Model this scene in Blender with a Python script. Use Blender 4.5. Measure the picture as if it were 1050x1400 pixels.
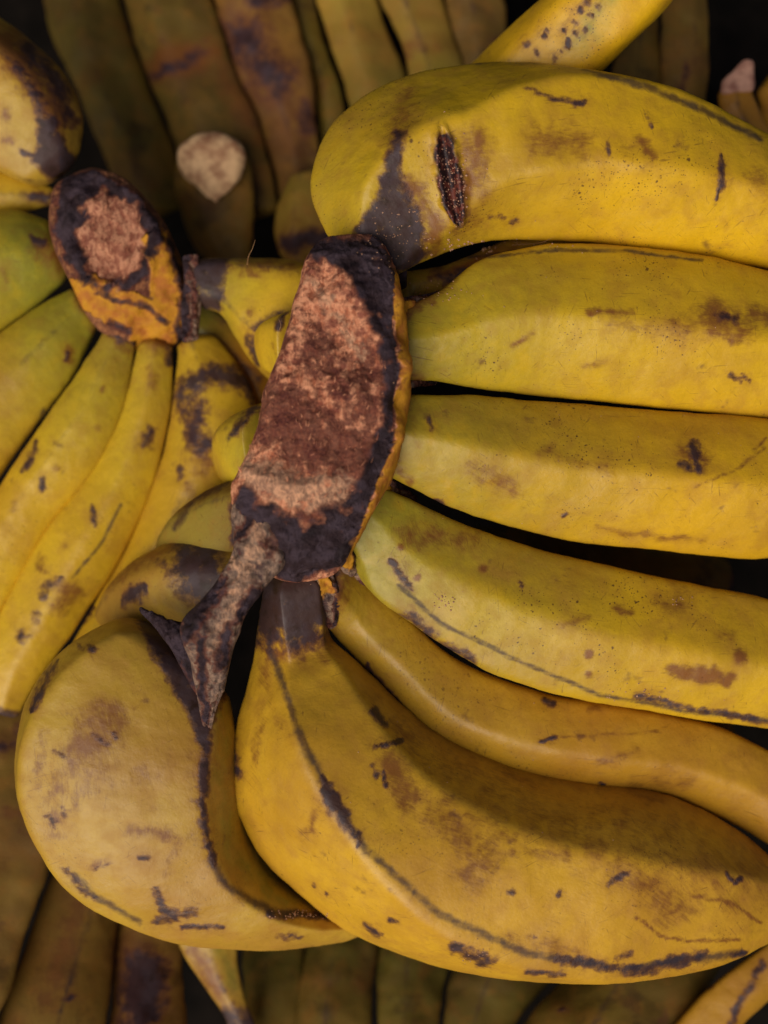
import bpy, math, random
import numpy as np

# ------------------------------------------------------------ clear
for o in list(bpy.data.objects):
    bpy.data.objects.remove(o)
scn = bpy.context.scene
C = scn.collection

# ------------------------------------------------------------ camera
H = 0.50                    # camera height above the z = 0 level of the heap (metres)
S = 0.30 / 1050.0           # metres per photograph pixel at z = 0
cam_d = bpy.data.cameras.new('camera')
cam = bpy.data.objects.new('camera', cam_d)
C.objects.link(cam)
cam.location = (0, 0, H)
cam.rotation_euler = (0, 0, 0)
cam_d.sensor_fit = 'VERTICAL'
cam_d.sensor_height = 36
cam_d.lens = 18 / (0.20 / H)
cam_d.clip_start = 0.01
cam_d.clip_end = 50
cam_d.dof.use_dof = True
cam_d.dof.focus_distance = H - 0.016
cam_d.dof.aperture_fstop = 3.4
scn.camera = cam
scn.render.resolution_x = 768
scn.render.resolution_y = 1024

# ------------------------------------------------------------ world and sun (soft overcast light, low from the lower left)
SUN_EL, SUN_AZ = math.radians(51), math.radians(214)     # azimuth clockwise from +Y
w = bpy.data.worlds.new('World')
scn.world = w
w.use_nodes = True
nt = w.node_tree
bg = nt.nodes['Background']
sky = nt.nodes.new('ShaderNodeTexSky')
sky.sky_type = 'NISHITA'
sky.sun_disc = False
sky.sun_elevation = SUN_EL
sky.sun_rotation = SUN_AZ
sky.dust_density = 4.0
sky.air_density = 1.0
nt.links.new(sky.outputs[0], bg.inputs[0])
bg.inputs[1].default_value = 0.05
sd = bpy.data.lights.new('sun', 'SUN')
sd.energy = 4.0
sd.angle = math.radians(55)
sd.color = (1.0, 0.90, 0.80)
sun = bpy.data.objects.new('sun', sd)
C.objects.link(sun)
dx, dy, dz = (math.sin(SUN_AZ) * math.cos(SUN_EL), math.cos(SUN_AZ) * math.cos(SUN_EL), math.sin(SUN_EL))
from mathutils import Vector
sun.rotation_euler = Vector((dx, dy, dz)).to_track_quat('Z', 'Y').to_euler()
sun.location = (dx, dy, dz)
scn.view_settings.view_transform = 'Standard'
scn.view_settings.look = 'None'
scn.view_settings.gamma = 1
scn.view_settings.exposure = -0.56

# ------------------------------------------------------------ small numeric helpers
def P(px, py, z):
    """photograph pixel + height -> world position"""
    k = (H - z) / H * S
    return np.array([(px - 525) * k, (700 - py) * k, z])

def toPx(v):
    k = H / (H - v[:, 2]) / S
    return v[:, 0] * k + 525, 700 - v[:, 1] * k

def _h(ix, iy, iz, seed):
    n = (ix.astype(np.int64) * 374761393 + iy.astype(np.int64) * 668265263 + iz.astype(np.int64) * 2147483647 + seed * 974711) & 0xffffffff
    n = ((n ^ (n >> 13)) * 1274126177) & 0xffffffff
    n = (n ^ (n >> 16)) & 0xffffffff
    return n / 4294967295.0 * 2 - 1

def vnoise(p, seed=0):
    f = np.floor(p); i = f.astype(np.int64); d = p - f
    d = d * d * (3 - 2 * d)
    r = 0
    for a in (0, 1):
        for b in (0, 1):
            for c in (0, 1):
                wgt = (d[:, 0] if a else 1 - d[:, 0]) * (d[:, 1] if b else 1 - d[:, 1]) * (d[:, 2] if c else 1 - d[:, 2])
                r = r + wgt * _h(i[:, 0] + a, i[:, 1] + b, i[:, 2] + c, seed)
    return r

def fbm(p, seed=0, oct=4):
    r, a, s = 0, 1.0, 0
    for k in range(oct):
        r = r + a * vnoise(p * (2.03 ** k), seed + k * 17)
        s += a; a *= .5
    return r / s

def hermite(K, X, t):
    """smooth interpolation of rows of X at knots K, at parameters t"""
    K = np.asarray(K, float); X = np.asarray(X, float)
    n = len(K)
    if n == 1:
        return np.repeat(X, len(t), 0)
    m = np.zeros_like(X)
    d = (X[1:] - X[:-1]) / (K[1:] - K[:-1])[:, None]
    m[0], m[-1] = d[0], d[-1]
    for i in range(1, n - 1):
        h0, h1 = K[i] - K[i - 1], K[i + 1] - K[i]
        m[i] = (d[i - 1] * h1 + d[i] * h0) / (h0 + h1)
    j = np.clip(np.searchsorted(K, t, side='right') - 1, 0, n - 2)
    h = (K[j + 1] - K[j])
    u = (t - K[j]) / h
    u = u[:, None]; h = h[:, None]
    return ((2*u**3 - 3*u**2 + 1) * X[j] + (u**3 - 2*u**2 + u) * h * m[j]
            + (-2*u**3 + 3*u**2) * X[j + 1] + (u**3 - u**2) * h * m[j + 1])

def sstep(a, b, x):
    t = np.clip((x - a) / (b - a), 0, 1)
    return t * t * (3 - 2 * t)

def poly_dist(x, y, pts):
    """distance in pixels to a polyline, and the position along it (0..1)"""
    best = np.full(len(x), 1e9); al = np.zeros(len(x))
    if len(pts) == 1:
        return np.hypot(x - pts[0][0], y - pts[0][1]), al
    n = len(pts) - 1
    for i in range(n):
        ax, ay = pts[i][:2]; bx, by = pts[i + 1][:2]
        vx, vy = bx - ax, by - ay
        u = np.clip(((x - ax) * vx + (y - ay) * vy) / (vx * vx + vy * vy + 1e-9), 0, 1)
        dd = np.hypot(x - ax - u * vx, y - ay - u * vy)
        k = dd < best
        best[k] = dd[k]; al[k] = (i + u[k]) / n
    return best, al

def inside(x, y, poly):
    r = np.zeros(len(x), bool); n = len(poly)
    for i in range(n):
        x1, y1 = poly[i]; x2, y2 = poly[(i + 1) % n]
        c = ((y1 > y) != (y2 > y))
        xx = (x2 - x1) * (y - y1) / ((y2 - y1) if y2 != y1 else 1e-9) + x1
        r ^= c & (x < xx)
    return r

CH = {'d': 0, 'b': 1, 'g': 2, 'r': 3, 'p': 4, 'w': 5}   # dark, brown rub (also shade on one banana), green, ridge line, pale, wound

def paint(ch, px, py, facing, marks, sd_=0):
    q = np.stack([px, py, np.zeros(len(px))], 1)
    if len(marks):
        wx = .65 * fbm(q / 26, sd_ + 1, 3) + .5 * fbm(q / 8, sd_ + 2, 2); wy = .65 * fbm(q / 26, sd_ + 3, 3) + .5 * fbm(q / 8, sd_ + 4, 2)
        tone = fbm(q / 13, sd_ + 6, 3)
    px0, py0, st_mul = px, py, 1
    for m in marks:
        amp = min(m[2] * .75, 11) if m[0] != 'w' else 1.5
        if m[0] == 'r': amp = 1.8
        if len(m[1]) == 1 and m[0] == 'b': amp = m[2] * .3
        px, py = px0 + amp * wx, py0 + amp * wy
        kind, pts, wd = m[0], m[1], m[2]
        st = m[3] if len(m) > 3 else 1.0
        shape = m[4] if len(m) > 4 else 'line'
        if shape == 'poly':
            ins = inside(px, py, pts)
            dd, _ = poly_dist(px, py, list(pts) + [pts[0]])
            sdf = np.where(ins, dd, -dd)
            f = np.clip(.5 + .5 * sdf / wd, 0, 1) * st
        else:
            dd, al = poly_dist(px, py, pts)
            ww = wd
            if shape == 'taper':
                ww = wd * (np.clip(4 * al * (1 - al), 0, 1) ** .5 + .12)
            f = np.clip(1 - dd / ww, 0, 1) * st
        f = f * facing * (1 + (.25 if m[0] == 'r' else .55) * tone)
        if kind == 'd' and shape != 'poly':
            ch[1] = np.maximum(ch[1], np.clip(1 - dd / (ww * 2.6 + 3), 0, 1) * st * .55 * facing)
        k = CH[kind]
        ch[k] = np.maximum(ch[k], f)

# ------------------------------------------------------------ objects
def thing(name, label, cat, loc, group=None):
    o = bpy.data.objects.new(name, None)
    o.empty_display_size = .02
    C.objects.link(o)
    o.location = loc
    o['label'] = label; o['category'] = cat
    if group: o['group'] = group
    return o

def link_mesh(name, me, mat, parent=None):
    o = bpy.data.objects.new(name, me)
    C.objects.link(o)
    me.materials.append(mat)
    if parent is not None:
        o.parent = parent
        o.matrix_parent_inverse.identity()
        # keep world placement: mesh data are in world coordinates, shift them by the parent's base
        p = parent
        off = np.zeros(3)
        while p is not None:
            off += np.array(p.location); p = p.parent
        co = np.empty(len(me.vertices) * 3); me.vertices.foreach_get('co', co)
        co = co.reshape(-1, 3) - off
        me.vertices.foreach_set('co', co.ravel())
        me.update()
    return o

def grid_mesh(name, V, nr, ns, chans=None, suv=None):
    """closed tube of nr rings x ns verts, plus two cap centres at the end of V"""
    me = bpy.data.meshes.new(name)
    i = np.arange(nr - 1)[:, None] * ns; j = np.arange(ns)[None, :]; jn = (j + 1) % ns
    q = np.stack([i + j, i + jn, i + ns + jn, i + ns + j], -1).reshape(-1, 4)
    c0, c1 = nr * ns, nr * ns + 1
    jj = np.arange(ns); jjn = (jj + 1) % ns
    t0 = np.stack([np.full(ns, c0), jjn, jj], -1)
    t1 = np.stack([np.full(ns, c1), (nr - 1) * ns + jj, (nr - 1) * ns + jjn], -1)
    nl = q.size + t0.size + t1.size
    me.vertices.add(len(V)); me.vertices.foreach_set('co', V.ravel())
    me.loops.add(nl)
    me.loops.foreach_set('vertex_index', np.concatenate([q.ravel(), t0.ravel(), t1.ravel()]))
    npoly = len(q) + 2 * ns
    me.polygons.add(npoly)
    ls = np.concatenate([np.arange(len(q)) * 4, len(q) * 4 + np.arange(2 * ns) * 3])
    me.polygons.foreach_set('loop_start', ls)
    me.polygons.foreach_set('use_smooth', np.ones(npoly, bool))
    me.update(calc_edges=True)
    me.validate()
    if chans is not None:
        a = me.attributes.new('mk', 'FLOAT_COLOR', 'POINT')
        b = me.attributes.new('mk2', 'FLOAT_COLOR', 'POINT')
        n = len(V)
        ca = np.ones((n, 4)); ca[:, :3] = chans[:3].T
        cb = np.ones((n, 4)); cb[:, :3] = chans[3:6].T
        a.data.foreach_set('color', ca.ravel().astype(np.float32))
        b.data.foreach_set('color', cb.ravel().astype(np.float32))
    if suv is not None:
        s = me.attributes.new('suv', 'FLOAT_VECTOR', 'POINT')
        s.data.foreach_set('vector', suv.ravel().astype(np.float32))
    return me

SEED = [0]
def loft(name, parent, pairs, mat, ridges=(20, 95, 165, 235, 305), facet=.55, square=0.0, dr=.85, nr=150, ns=88,
         marks=(), green=0.35, ridge_dark=.35, bump=.0011, fine=.00016, disp=None, label=None, necktip=True, facet_end=None, pinch=0, tip_dark=.8, ridge_soft=7):
    """skin through cross-sections; every section is given by its two visible edges (left, right) and its height.
       pairs: (lx, ly, rx, ry, z[, depth ratio])"""
    SEED[0] += 1; seed = SEED[0]
    L = np.array([P(p[0], p[1], p[4]) for p in pairs])
    R = np.array([P(p[2], p[3], p[4]) for p in pairs])
    D = np.array([[p[5] if len(p) > 5 else dr] for p in pairs])
    Cc = (L + R) / 2
    K = np.concatenate([[0], np.cumsum(np.linalg.norm(np.diff(Cc, axis=0), axis=1) + 1e-6)])
    slen = K[-1]
    K = K / slen
    t = np.linspace(0, 1, nr)
    # denser rings towards both ends
    t = t * .8 + .2 * (.5 - .5 * np.cos(np.pi * t))
    Lt, Rt, Dt = hermite(K, L, t), hermite(K, R, t), hermite(K, D, t)
    Ct, Wt = (Lt + Rt) / 2, (Rt - Lt) / 2
    Wt = Wt * (1 - pinch * np.exp(-(t / .10) ** 2))[:, None]
    T = np.gradient(Ct, axis=0)
    T /= np.linalg.norm(T, axis=1)[:, None] + 1e-12
    hw = np.linalg.norm(Wt, axis=1)[:, None]
    U = np.cross(T, Wt); U /= np.linalg.norm(U, axis=1)[:, None] + 1e-12
    sg = np.where(U[:, 2:3] < 0, -1, 1); U = U * sg
    th = np.linspace(0, 2 * np.pi, ns, endpoint=False) - np.pi / 2     # seam underneath
    # cross-section radius
    rid = []
    for a in ridges:
        a = np.atleast_1d(np.array(a, float))
        rid.append(np.interp(t, np.linspace(0, 1, len(a)), a))
    rid = np.radians(np.array(rid))                                     # (k, nr)
    rr = np.ones((nr, ns)); rdist = np.full((nr, ns), 9.0)
    for i in range(nr):
        al = np.sort(np.mod(rid[:, i], 2 * np.pi))
        x = np.mod(th, 2 * np.pi)
        j = np.searchsorted(al, x) % len(al)
        a1 = al[j]; a0 = al[j - 1]
        span = np.mod(a1 - a0, 2 * np.pi); span[span == 0] = 2 * np.pi
        off = np.mod(x - a0, 2 * np.pi)
        rp = np.cos(span / 2) / np.cos(np.clip(off - span / 2, -1.45, 1.45))
        rr[i] = rp
        rdist[i] = np.minimum(off, span - off)
    for k in range(ridge_soft):
        rr = .5 * rr + .25 * (np.roll(rr, 1, 1) + np.roll(rr, -1, 1))
    f = (facet + ((facet if facet_end is None else facet_end) - facet) * sstep(.15, .75, t))[:, None]
    rr = 1 - f * (1 - rr)
    u = rr * np.cos(th)[None]; v = rr * np.sin(th)[None]
    if square > 0:
        n_ = 2 + 4 * square
        q = (np.abs(np.cos(th)) ** n_ + np.abs(np.sin(th)) ** n_) ** (-1 / n_)
        u = rr * (q * np.cos(th))[None]; v = rr * (q * np.sin(th))[None]
    u = np.where(u > 0, u / u.max(1, keepdims=True), u / -u.min(1, keepdims=True))
    # rounded closing at both ends
    e0 = np.clip(t * slen / (hw[:, 0].mean() * .25), 0, 1); e1 = np.clip((1 - t) * slen / (hw[:, 0].mean() * .25), 0, 1)
    cl = (np.sqrt(1 - (1 - e0) ** 2) * np.sqrt(1 - (1 - e1) ** 2))[:, None, None] if necktip else 1
    V = Ct[:, None, :] + cl * (Wt[:, None, :] * u[..., None] + (U * hw * Dt)[:, None, :] * v[..., None])
    Nn = np.cross(np.gradient(V, axis=0), np.roll(V, -1, 1) - np.roll(V, 1, 1))
    Nn /= np.linalg.norm(Nn, axis=2)[..., None] + 1e-12
    outw = V - Ct[:, None, :]
    flip = np.sum(Nn * outw, axis=2).mean() < 0
    if flip: Nn = -Nn
    Vf = V.reshape(-1, 3); Nf = Nn.reshape(-1, 3)
    off = seed * 7.13
    dsp = bump * fbm(Vf * 45 + off, seed, 3) + fine * fbm(Vf * 420 + off, seed + 5, 3)
    px, py = toPx(Vf)
    view = np.array([0, 0, H]) - Vf; view /= np.linalg.norm(view, axis=1)[:, None]
    facing = sstep(-.05, .12, np.sum(Nf * view, axis=1))
    if disp is not None:
        dsp = dsp + disp(px, py, sstep(.12, .7, np.sum(Nf * view, axis=1)), Vf)
    Vf = Vf + Nf * dsp[:, None]
    # attribute channels
    n = len(Vf)
    ch = np.zeros((6, n + 2))
    s_m = np.repeat(t * slen, ns)
    along = np.repeat(t, ns)
    arc = (np.tile(th, nr) + np.pi / 2) * np.repeat(hw[:, 0], ns)
    wob = vnoise(np.stack([s_m * 60, np.tile(th, nr) * .6, np.full(n, off)], 1), seed)
    wob2 = vnoise(np.stack([s_m * 260, np.tile(th, nr) * .6, np.full(n, off + 3)], 1), seed)
    rw = rdist.ravel() * np.repeat(hw[:, 0], ns)          # metres from nearest ridge
    lw = .0009 * (1 + .9 * wob + .4 * wob2)
    ch[3, :n] = np.clip(1 - rw / np.maximum(lw * 2.2, 1e-5), 0, 1) * np.clip(ridge_dark * (1 + .6 * wob + .2 * wob2), 0, 1)
    ch[2, :n] = np.clip((green * (1 - along * 2.0)), 0, 1) + .0
    if tip_dark > 0:
        ch[0, :n] = np.clip((along - .965) * 40, 0, 1) * tip_dark
    sub = ch[:, :n]
    paint(sub, px, py, facing, marks, seed * 31)
    ch[:, :n] = sub
    Vall = np.concatenate([Vf, Vf[:ns].mean(0)[None], Vf[-ns:].mean(0)[None]])
    ch[:, n] = ch[:, 0]; ch[:, n + 1] = ch[:, n - 1]
    suv = np.zeros((n + 2, 3)); suv[:n, 0] = s_m; suv[:n, 1] = arc; suv[:, 2] = off
    me = grid_mesh(name, Vall, nr, ns, ch, suv)
    if flip: me.flip_normals()
    o = link_mesh(name, me, mat, parent)
    if label: o['label'] = label
    return o

def fibre(name, pts, r, mat, parent):
    cu = bpy.data.meshes.new(name)
    pts = [P(*p) for p in pts]
    K = np.linspace(0, 1, len(pts)); t = np.linspace(0, 1, 14)
    X = hermite(K, np.array(pts), t)
    V, F = [], []
    for i, x in enumerate(X):
        rr = r * (1 - .8 * t[i])
        for k in range(4):
            a = k * math.pi / 2
            V.append(x + np.array([math.cos(a) * rr, math.sin(a) * rr * .6, math.sin(a) * rr * .8]))
        if i:
            for k in range(4):
                F.append(((i - 1) * 4 + k, (i - 1) * 4 + (k + 1) % 4, i * 4 + (k + 1) % 4, i * 4 + k))
    F.append((0, 1, 2, 3)); F.append(tuple(len(V) - 4 + k for k in (3, 2, 1, 0)))
    cu.from_pydata([tuple(v) for v in V], [], F)
    return link_mesh(name, cu, mat, parent)

# ------------------------------------------------------------ materials
class NT:
    def __init__(s, name):
        s.m = bpy.data.materials.new(name); s.m.use_nodes = True
        s.t = s.m.node_tree; s.b = s.t.nodes['Principled BSDF']
    def n(s, typ, **kw):
        x = s.t.nodes.new(typ)
        for k, v in kw.items():
            if k.startswith('i_'):
                key = k[2:]
                key = int(key) if key.isdigit() else key.replace('_', ' ')
                s.set(x.inputs[key], v)
            else: setattr(x, k, v)
        return x
    def set(s, sock, v):
        if isinstance(v, bpy.types.NodeSocket): s.t.links.new(v, sock)
        else: sock.default_value = v
    def attr(s, name, typ='Color'):
        return s.n('ShaderNodeAttribute', attribute_name=name).outputs[typ]
    def sep(s, c):
        x = s.n('ShaderNodeSeparateColor'); s.set(x.inputs[0], c); return x.outputs
    def math(s, op, a, b=None, c=None, clamp=False):
        x = s.n('ShaderNodeMath', operation=op, use_clamp=clamp)
        s.set(x.inputs[0], a)
        if b is not None: s.set(x.inputs[1], b)
        if c is not None: s.set(x.inputs[2], c)
        return x.outputs[0]
    def vmul(s, v, k):
        x = s.n('ShaderNodeVectorMath', operation='MULTIPLY'); s.set(x.inputs[0], v); s.set(x.inputs[1], k); return x.outputs[0]
    def vadd(s, v, k):
        x = s.n('ShaderNodeVectorMath', operation='ADD'); s.set(x.inputs[0], v); s.set(x.inputs[1], k); return x.outputs[0]
    def noise(s, vec, scale, detail=3, rough=.55, dist=0):
        x = s.n('ShaderNodeTexNoise'); s.set(x.inputs['Vector'], vec)
        x.inputs['Scale'].default_value = scale; x.inputs['Detail'].default_value = detail
        x.inputs['Roughness'].default_value = rough; x.inputs['Distortion'].default_value = dist
        return x.outputs['Fac']
    def ss(s, a, b, v, lo=0.0, hi=1.0):
        x = s.n('ShaderNodeMapRange', interpolation_type='SMOOTHSTEP')
        s.set(x.inputs['Value'], v); s.set(x.inputs['From Min'], a); s.set(x.inputs['From Max'], b)
        s.set(x.inputs['To Min'], lo); s.set(x.inputs['To Max'], hi)
        return x.outputs[0]
    def mix(s, f, a, b, mode='MIX'):
        x = s.n('ShaderNodeMix', data_type='RGBA', blend_type=mode)
        s.set(x.inputs[0], f); s.set(x.inputs[6], a); s.set(x.inputs[7], b)
        return x.outputs[2]
    def vor(s, vec, scale):
        x = s.n('ShaderNodeTexVoronoi'); s.set(x.inputs['Vector'], vec); x.inputs['Scale'].default_value = scale
        return x.outputs['Distance'], x.outputs['Color']

def rgb(r, g, b):
    f = lambda c: ((c / 255) / 12.92 if c / 255 <= .04045 else ((c / 255 + .055) / 1.055) ** 2.4)
    return (f(r), f(g), f(b), 1)

def peel(name, c1, c2, cg, speck=.5, rub=.0, blot=0.0, rough=.41, spec=.42, scratch=.5, darkc=(54, 34, 38), brownc=(112, 68, 30)):
    N = NT(name)
    co = N.n('ShaderNodeTexCoord').outputs['Object']
    suv = N.attr('suv', 'Vector')
    mk = N.sep(N.attr('mk')); mk2 = N.sep(N.attr('mk2'))
    seedv = N.n('ShaderNodeSeparateXYZ'); N.set(seedv.inputs[0], suv)
    cs = N.n('ShaderNodeCombineXYZ'); N.set(cs.inputs[0], seedv.outputs[2]); N.set(cs.inputs[1], seedv.outputs[2])
    cc = N.vadd(co, cs.outputs[0])
    n_lo = N.noise(cc, 22, 3)
    n_mid = N.noise(cc, 120, 4)
    n_fi = N.noise(cc, 700, 4, .65)
    n_ed = N.noise(cc, 260, 6, .65)
    col = N.mix(N.ss(.35, .65, n_lo), c1, c2)
    # lengthways streaks of tone
    st = N.noise(N.vmul(suv, (12, 160, 1)), 1, 4, .6)
    col = N.mix(N.ss(.45, .8, st, 0, .35), col, c2)
    wn = N.n('ShaderNodeTexWhiteNoise', noise_dimensions='1D'); N.set(wn.inputs['W'], seedv.outputs[2])
    col = N.mix(N.ss(.45, 1, wn.outputs['Value'], 0, .45), col, N.mix(.5, c2, rgb(158, 104, 40)))
    col = N.mix(N.ss(.5, 0, wn.outputs['Value'], 0, .16), col, cg)
    g = N.math('MULTIPLY', mk[2], N.ss(.2, .6, n_mid, .6, 1.15), clamp=True)
    col = N.mix(g, col, cg)
    # fine tonal grain
    col = N.mix(N.ss(.3, .7, n_fi, .10, 0), col, rgb(120, 80, 30))
    col = N.mix(N.ss(.45, .7, n_mid, 0, .28), col, rgb(160, 104, 38))
    col = N.mix(N.ss(.48, .72, N.noise(N.vadd(cc, (5, 2, 1)), 16, 5, .6), 0, .42), col, rgb(158, 108, 44))
    # rubbed brown areas: painted (one mark partly shade) + random
    rb = N.math('ADD', mk[1], N.ss(.52, .75, N.noise(cc, 38, 2), 0, rub))
    n_sk = N.noise(N.vmul(suv, (190, 620, 1)), 1, 5, .7, .8)
    rsum = N.math('ADD', N.math('MULTIPLY', rb, .8), N.math('MULTIPLY', N.math('SUBTRACT', N.math('MULTIPLY', N.math('ADD', n_ed, n_sk), .5), .5), 2.2))
    rmask = N.math('MULTIPLY', N.ss(.12, .95, rsum), N.ss(0.0, .45, rb), clamp=True)
    col = N.mix(N.math('MULTIPLY', rmask, .85), col, rgb(*brownc))
    # soft halo
    col = N.mix(N.math('MULTIPLY', rb, .40, clamp=True), col, rgb(140, 84, 34))
    # specks: two sizes, clustered
    clus = N.ss(.42, .68, N.noise(cc, 30, 2))
    nz = N.n('ShaderNodeTexNoise'); N.set(nz.inputs['Vector'], cc); nz.inputs['Scale'].default_value = 500
    cw = N.vadd(cc, N.vmul(nz.outputs['Color'], (.0016, .0016, .0016)))
    for sc, lo, hi, amt in ((300, .80, 1.0, .22), (620, .55, .95, .26), (1300, .45, .95, .30)):
        dd, cl = N.vor(cw, sc)
        r = N.sep(cl)
        rad = N.math('MULTIPLY', N.ss(lo, hi, r[0]), N.math('MULTIPLY', amt, N.math('ADD', .35, clus)))
        dd = N.math('ADD', dd, N.math('MULTIPLY', N.math('SUBTRACT', n_fi, .5), .35))
        m = N.math('MULTIPLY', N.ss(0, .16, N.math('SUBTRACT', rad, dd)), speck, clamp=True)
        col = N.mix(m, col, rgb(74, 44, 26))
    # tiny cuts and scratches, in two directions
    xy = N.n('ShaderNodeSeparateXYZ'); N.set(xy.inputs[0], suv)
    for ang, sl, sc_, th, off in ((8, 110, 1500, .655, 0), (62, 130, 1500, .665, 3.3), (-48, 120, 1700, .67, 7.7), (100, 160, 1400, .67, 11.1)):
        ca, sa = math.cos(math.radians(ang)), math.sin(math.radians(ang))
        a_ = N.math('ADD', N.math('MULTIPLY', xy.outputs[0], ca * sl), N.math('MULTIPLY', xy.outputs[1], sa * sl))
        b_ = N.math('ADD', N.math('MULTIPLY', xy.outputs[0], -sa * sc_), N.math('MULTIPLY', xy.outputs[1], ca * sc_))
        cv = N.n('ShaderNodeCombineXYZ'); N.set(cv.inputs[0], a_); N.set(cv.inputs[1], b_); N.set(cv.inputs[2], N.math('ADD', xy.outputs[2], off))
        sn = N.noise(cv.outputs[0], 1, 1.5, .5, .5)
        msk = N.ss(.47, .64, N.noise(N.vadd(cc, (off, 1, 2)), 55, 3), 0, scratch)
        col = N.mix(N.math('MULTIPLY', N.ss(th, th + .07, sn), msk, clamp=True), col, rgb(96, 58, 30))
    sn = N.n('ShaderNodeTexNoise'); N.set(sn.inputs['Vector'], N.vmul(suv, (230, 330, 1)))
    sn.inputs['Scale'].default_value = 1; sn.inputs['Detail'].default_value = 1; sn.inputs['Distortion'].default_value = 2.5
    line = N.math('ABSOLUTE', N.math('SUBTRACT', sn.outputs['Fac'], .5))
    m = N.math('MULTIPLY', N.ss(.012, .0, line), N.ss(.60, .72, N.noise(cc, 70, 2), 0, scratch * .8), clamp=True)
    col = N.mix(m, col, rgb(104, 62, 32))
    # random dark blotches on old peel
    if blot > 0:
        bs = N.noise(cc, 48, 5, .6)
        col = N.mix(N.ss(.60 - .1 * blot, .70 - .05 * blot, bs, 0, .85 * min(1, blot)), col, rgb(44, 28, 22))
        col = N.mix(N.ss(.50, .66, N.noise(N.vadd(cc, (3, 1, 2)), 30, 4), 0, .6 * blot), col, rgb(88, 56, 34))
    br = N.math('ADD', N.noise(N.vadd(cc, (7, 7, 3)), 75, 3, .6), N.math('MULTIPLY', N.math('SUBTRACT', n_ed, .5), .22))
    col = N.mix(N.ss(.66, .80, br, 0, .7), col, rgb(98, 60, 40))
    # bruised dark, with a reddish-brown rim and a bluish bloom inside
    dk = N.math('ADD', mk[0], N.math('MULTIPLY', N.math('SUBTRACT', n_ed, .5), 1.5))
    live = N.ss(.05, .35, mk[0])
    rim = N.math('MULTIPLY', N.ss(.0, .5, dk), N.ss(0, .3, mk[0]))
    core = N.math('MULTIPLY', N.ss(.28, .84, dk), live)
    col = N.mix(N.math('MULTIPLY', rim, .7), col, rgb(104, 62, 42))
    dcol = N.mix(N.ss(.4, .62, N.noise(cc, 90, 3)), rgb(*darkc), rgb(62, 50, 58))
    dcol = N.mix(N.ss(.5, .72, N.noise(cc, 210, 4)), dcol, rgb(34, 20, 22))
    col = N.mix(N.math('MULTIPLY', core, .92), col, dcol)
    # darkened ridge edges
    rl = N.math('ADD', mk2[0], N.math('MULTIPLY', N.math('SUBTRACT', n_ed, .5), 1.0))
    rm = N.math('MULTIPLY', N.ss(.10, .85, rl), N.ss(.0, .35, mk2[0]))
    col = N.mix(N.math('MULTIPLY', rm, .82), col, N.mix(N.ss(.4, .6, n_mid), rgb(70, 44, 34), rgb(42, 36, 46)))
    # pale scurf
    pl = N.math('ADD', mk2[1], N.math('MULTIPLY', N.math('SUBTRACT', n_fi, .5), 1.4))
    pm = N.math('MULTIPLY', N.ss(.35, .7, pl), N.ss(.02, .2, mk2[1]))
    col = N.mix(pm, col, rgb(196, 142, 104))
    # open wound: dark red with pale mould grains
    wd = N.math('MULTIPLY', N.ss(.2, .5, mk2[2]), 1.0)
    wc = N.mix(N.ss(.45, .62, N.noise(cc, 330, 4)), rgb(38, 16, 18), rgb(104, 48, 34))
    dd, cl = N.vor(cc, 900)
    wc = N.mix(N.math('MULTIPLY', N.ss(.36, .22, dd), N.ss(.45, .6, N.sep(cl)[0])), wc, rgb(176, 130, 104))
    col = N.mix(wd, col, wc)
    N.set(N.b.inputs['Base Color'], col)
    dark_all = N.math('MAXIMUM', core, N.math('MAXIMUM', wd, rm))
    ro = N.math('ADD', N.ss(.3, .7, n_mid, rough - .05, rough + .10), N.math('MULTIPLY', dark_all, .12))
    N.set(N.b.inputs['Roughness'], ro)
    N.b.inputs['Specular IOR Level'].default_value = spec
    N.b.inputs['Subsurface Weight'].default_value = .0
    hgt = N.math('ADD', N.math('MULTIPLY', n_fi, .42), N.math('MULTIPLY', N.noise(N.vmul(suv, (60, 420, 1)), 1, 3), .12))
    hgt = N.math('SUBTRACT', hgt, N.math('MULTIPLY', core, .5))
    hgt = N.math('SUBTRACT', hgt, N.math('MULTIPLY', rmask, .15))
    bp = N.n('ShaderNodeBump'); bp.inputs['Strength'].default_value = .7; bp.inputs['Distance'].default_value = .00045
    N.set(bp.inputs['Height'], hgt); N.set(N.b.inputs['Normal'], bp.outputs[0])
    return N.m

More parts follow.
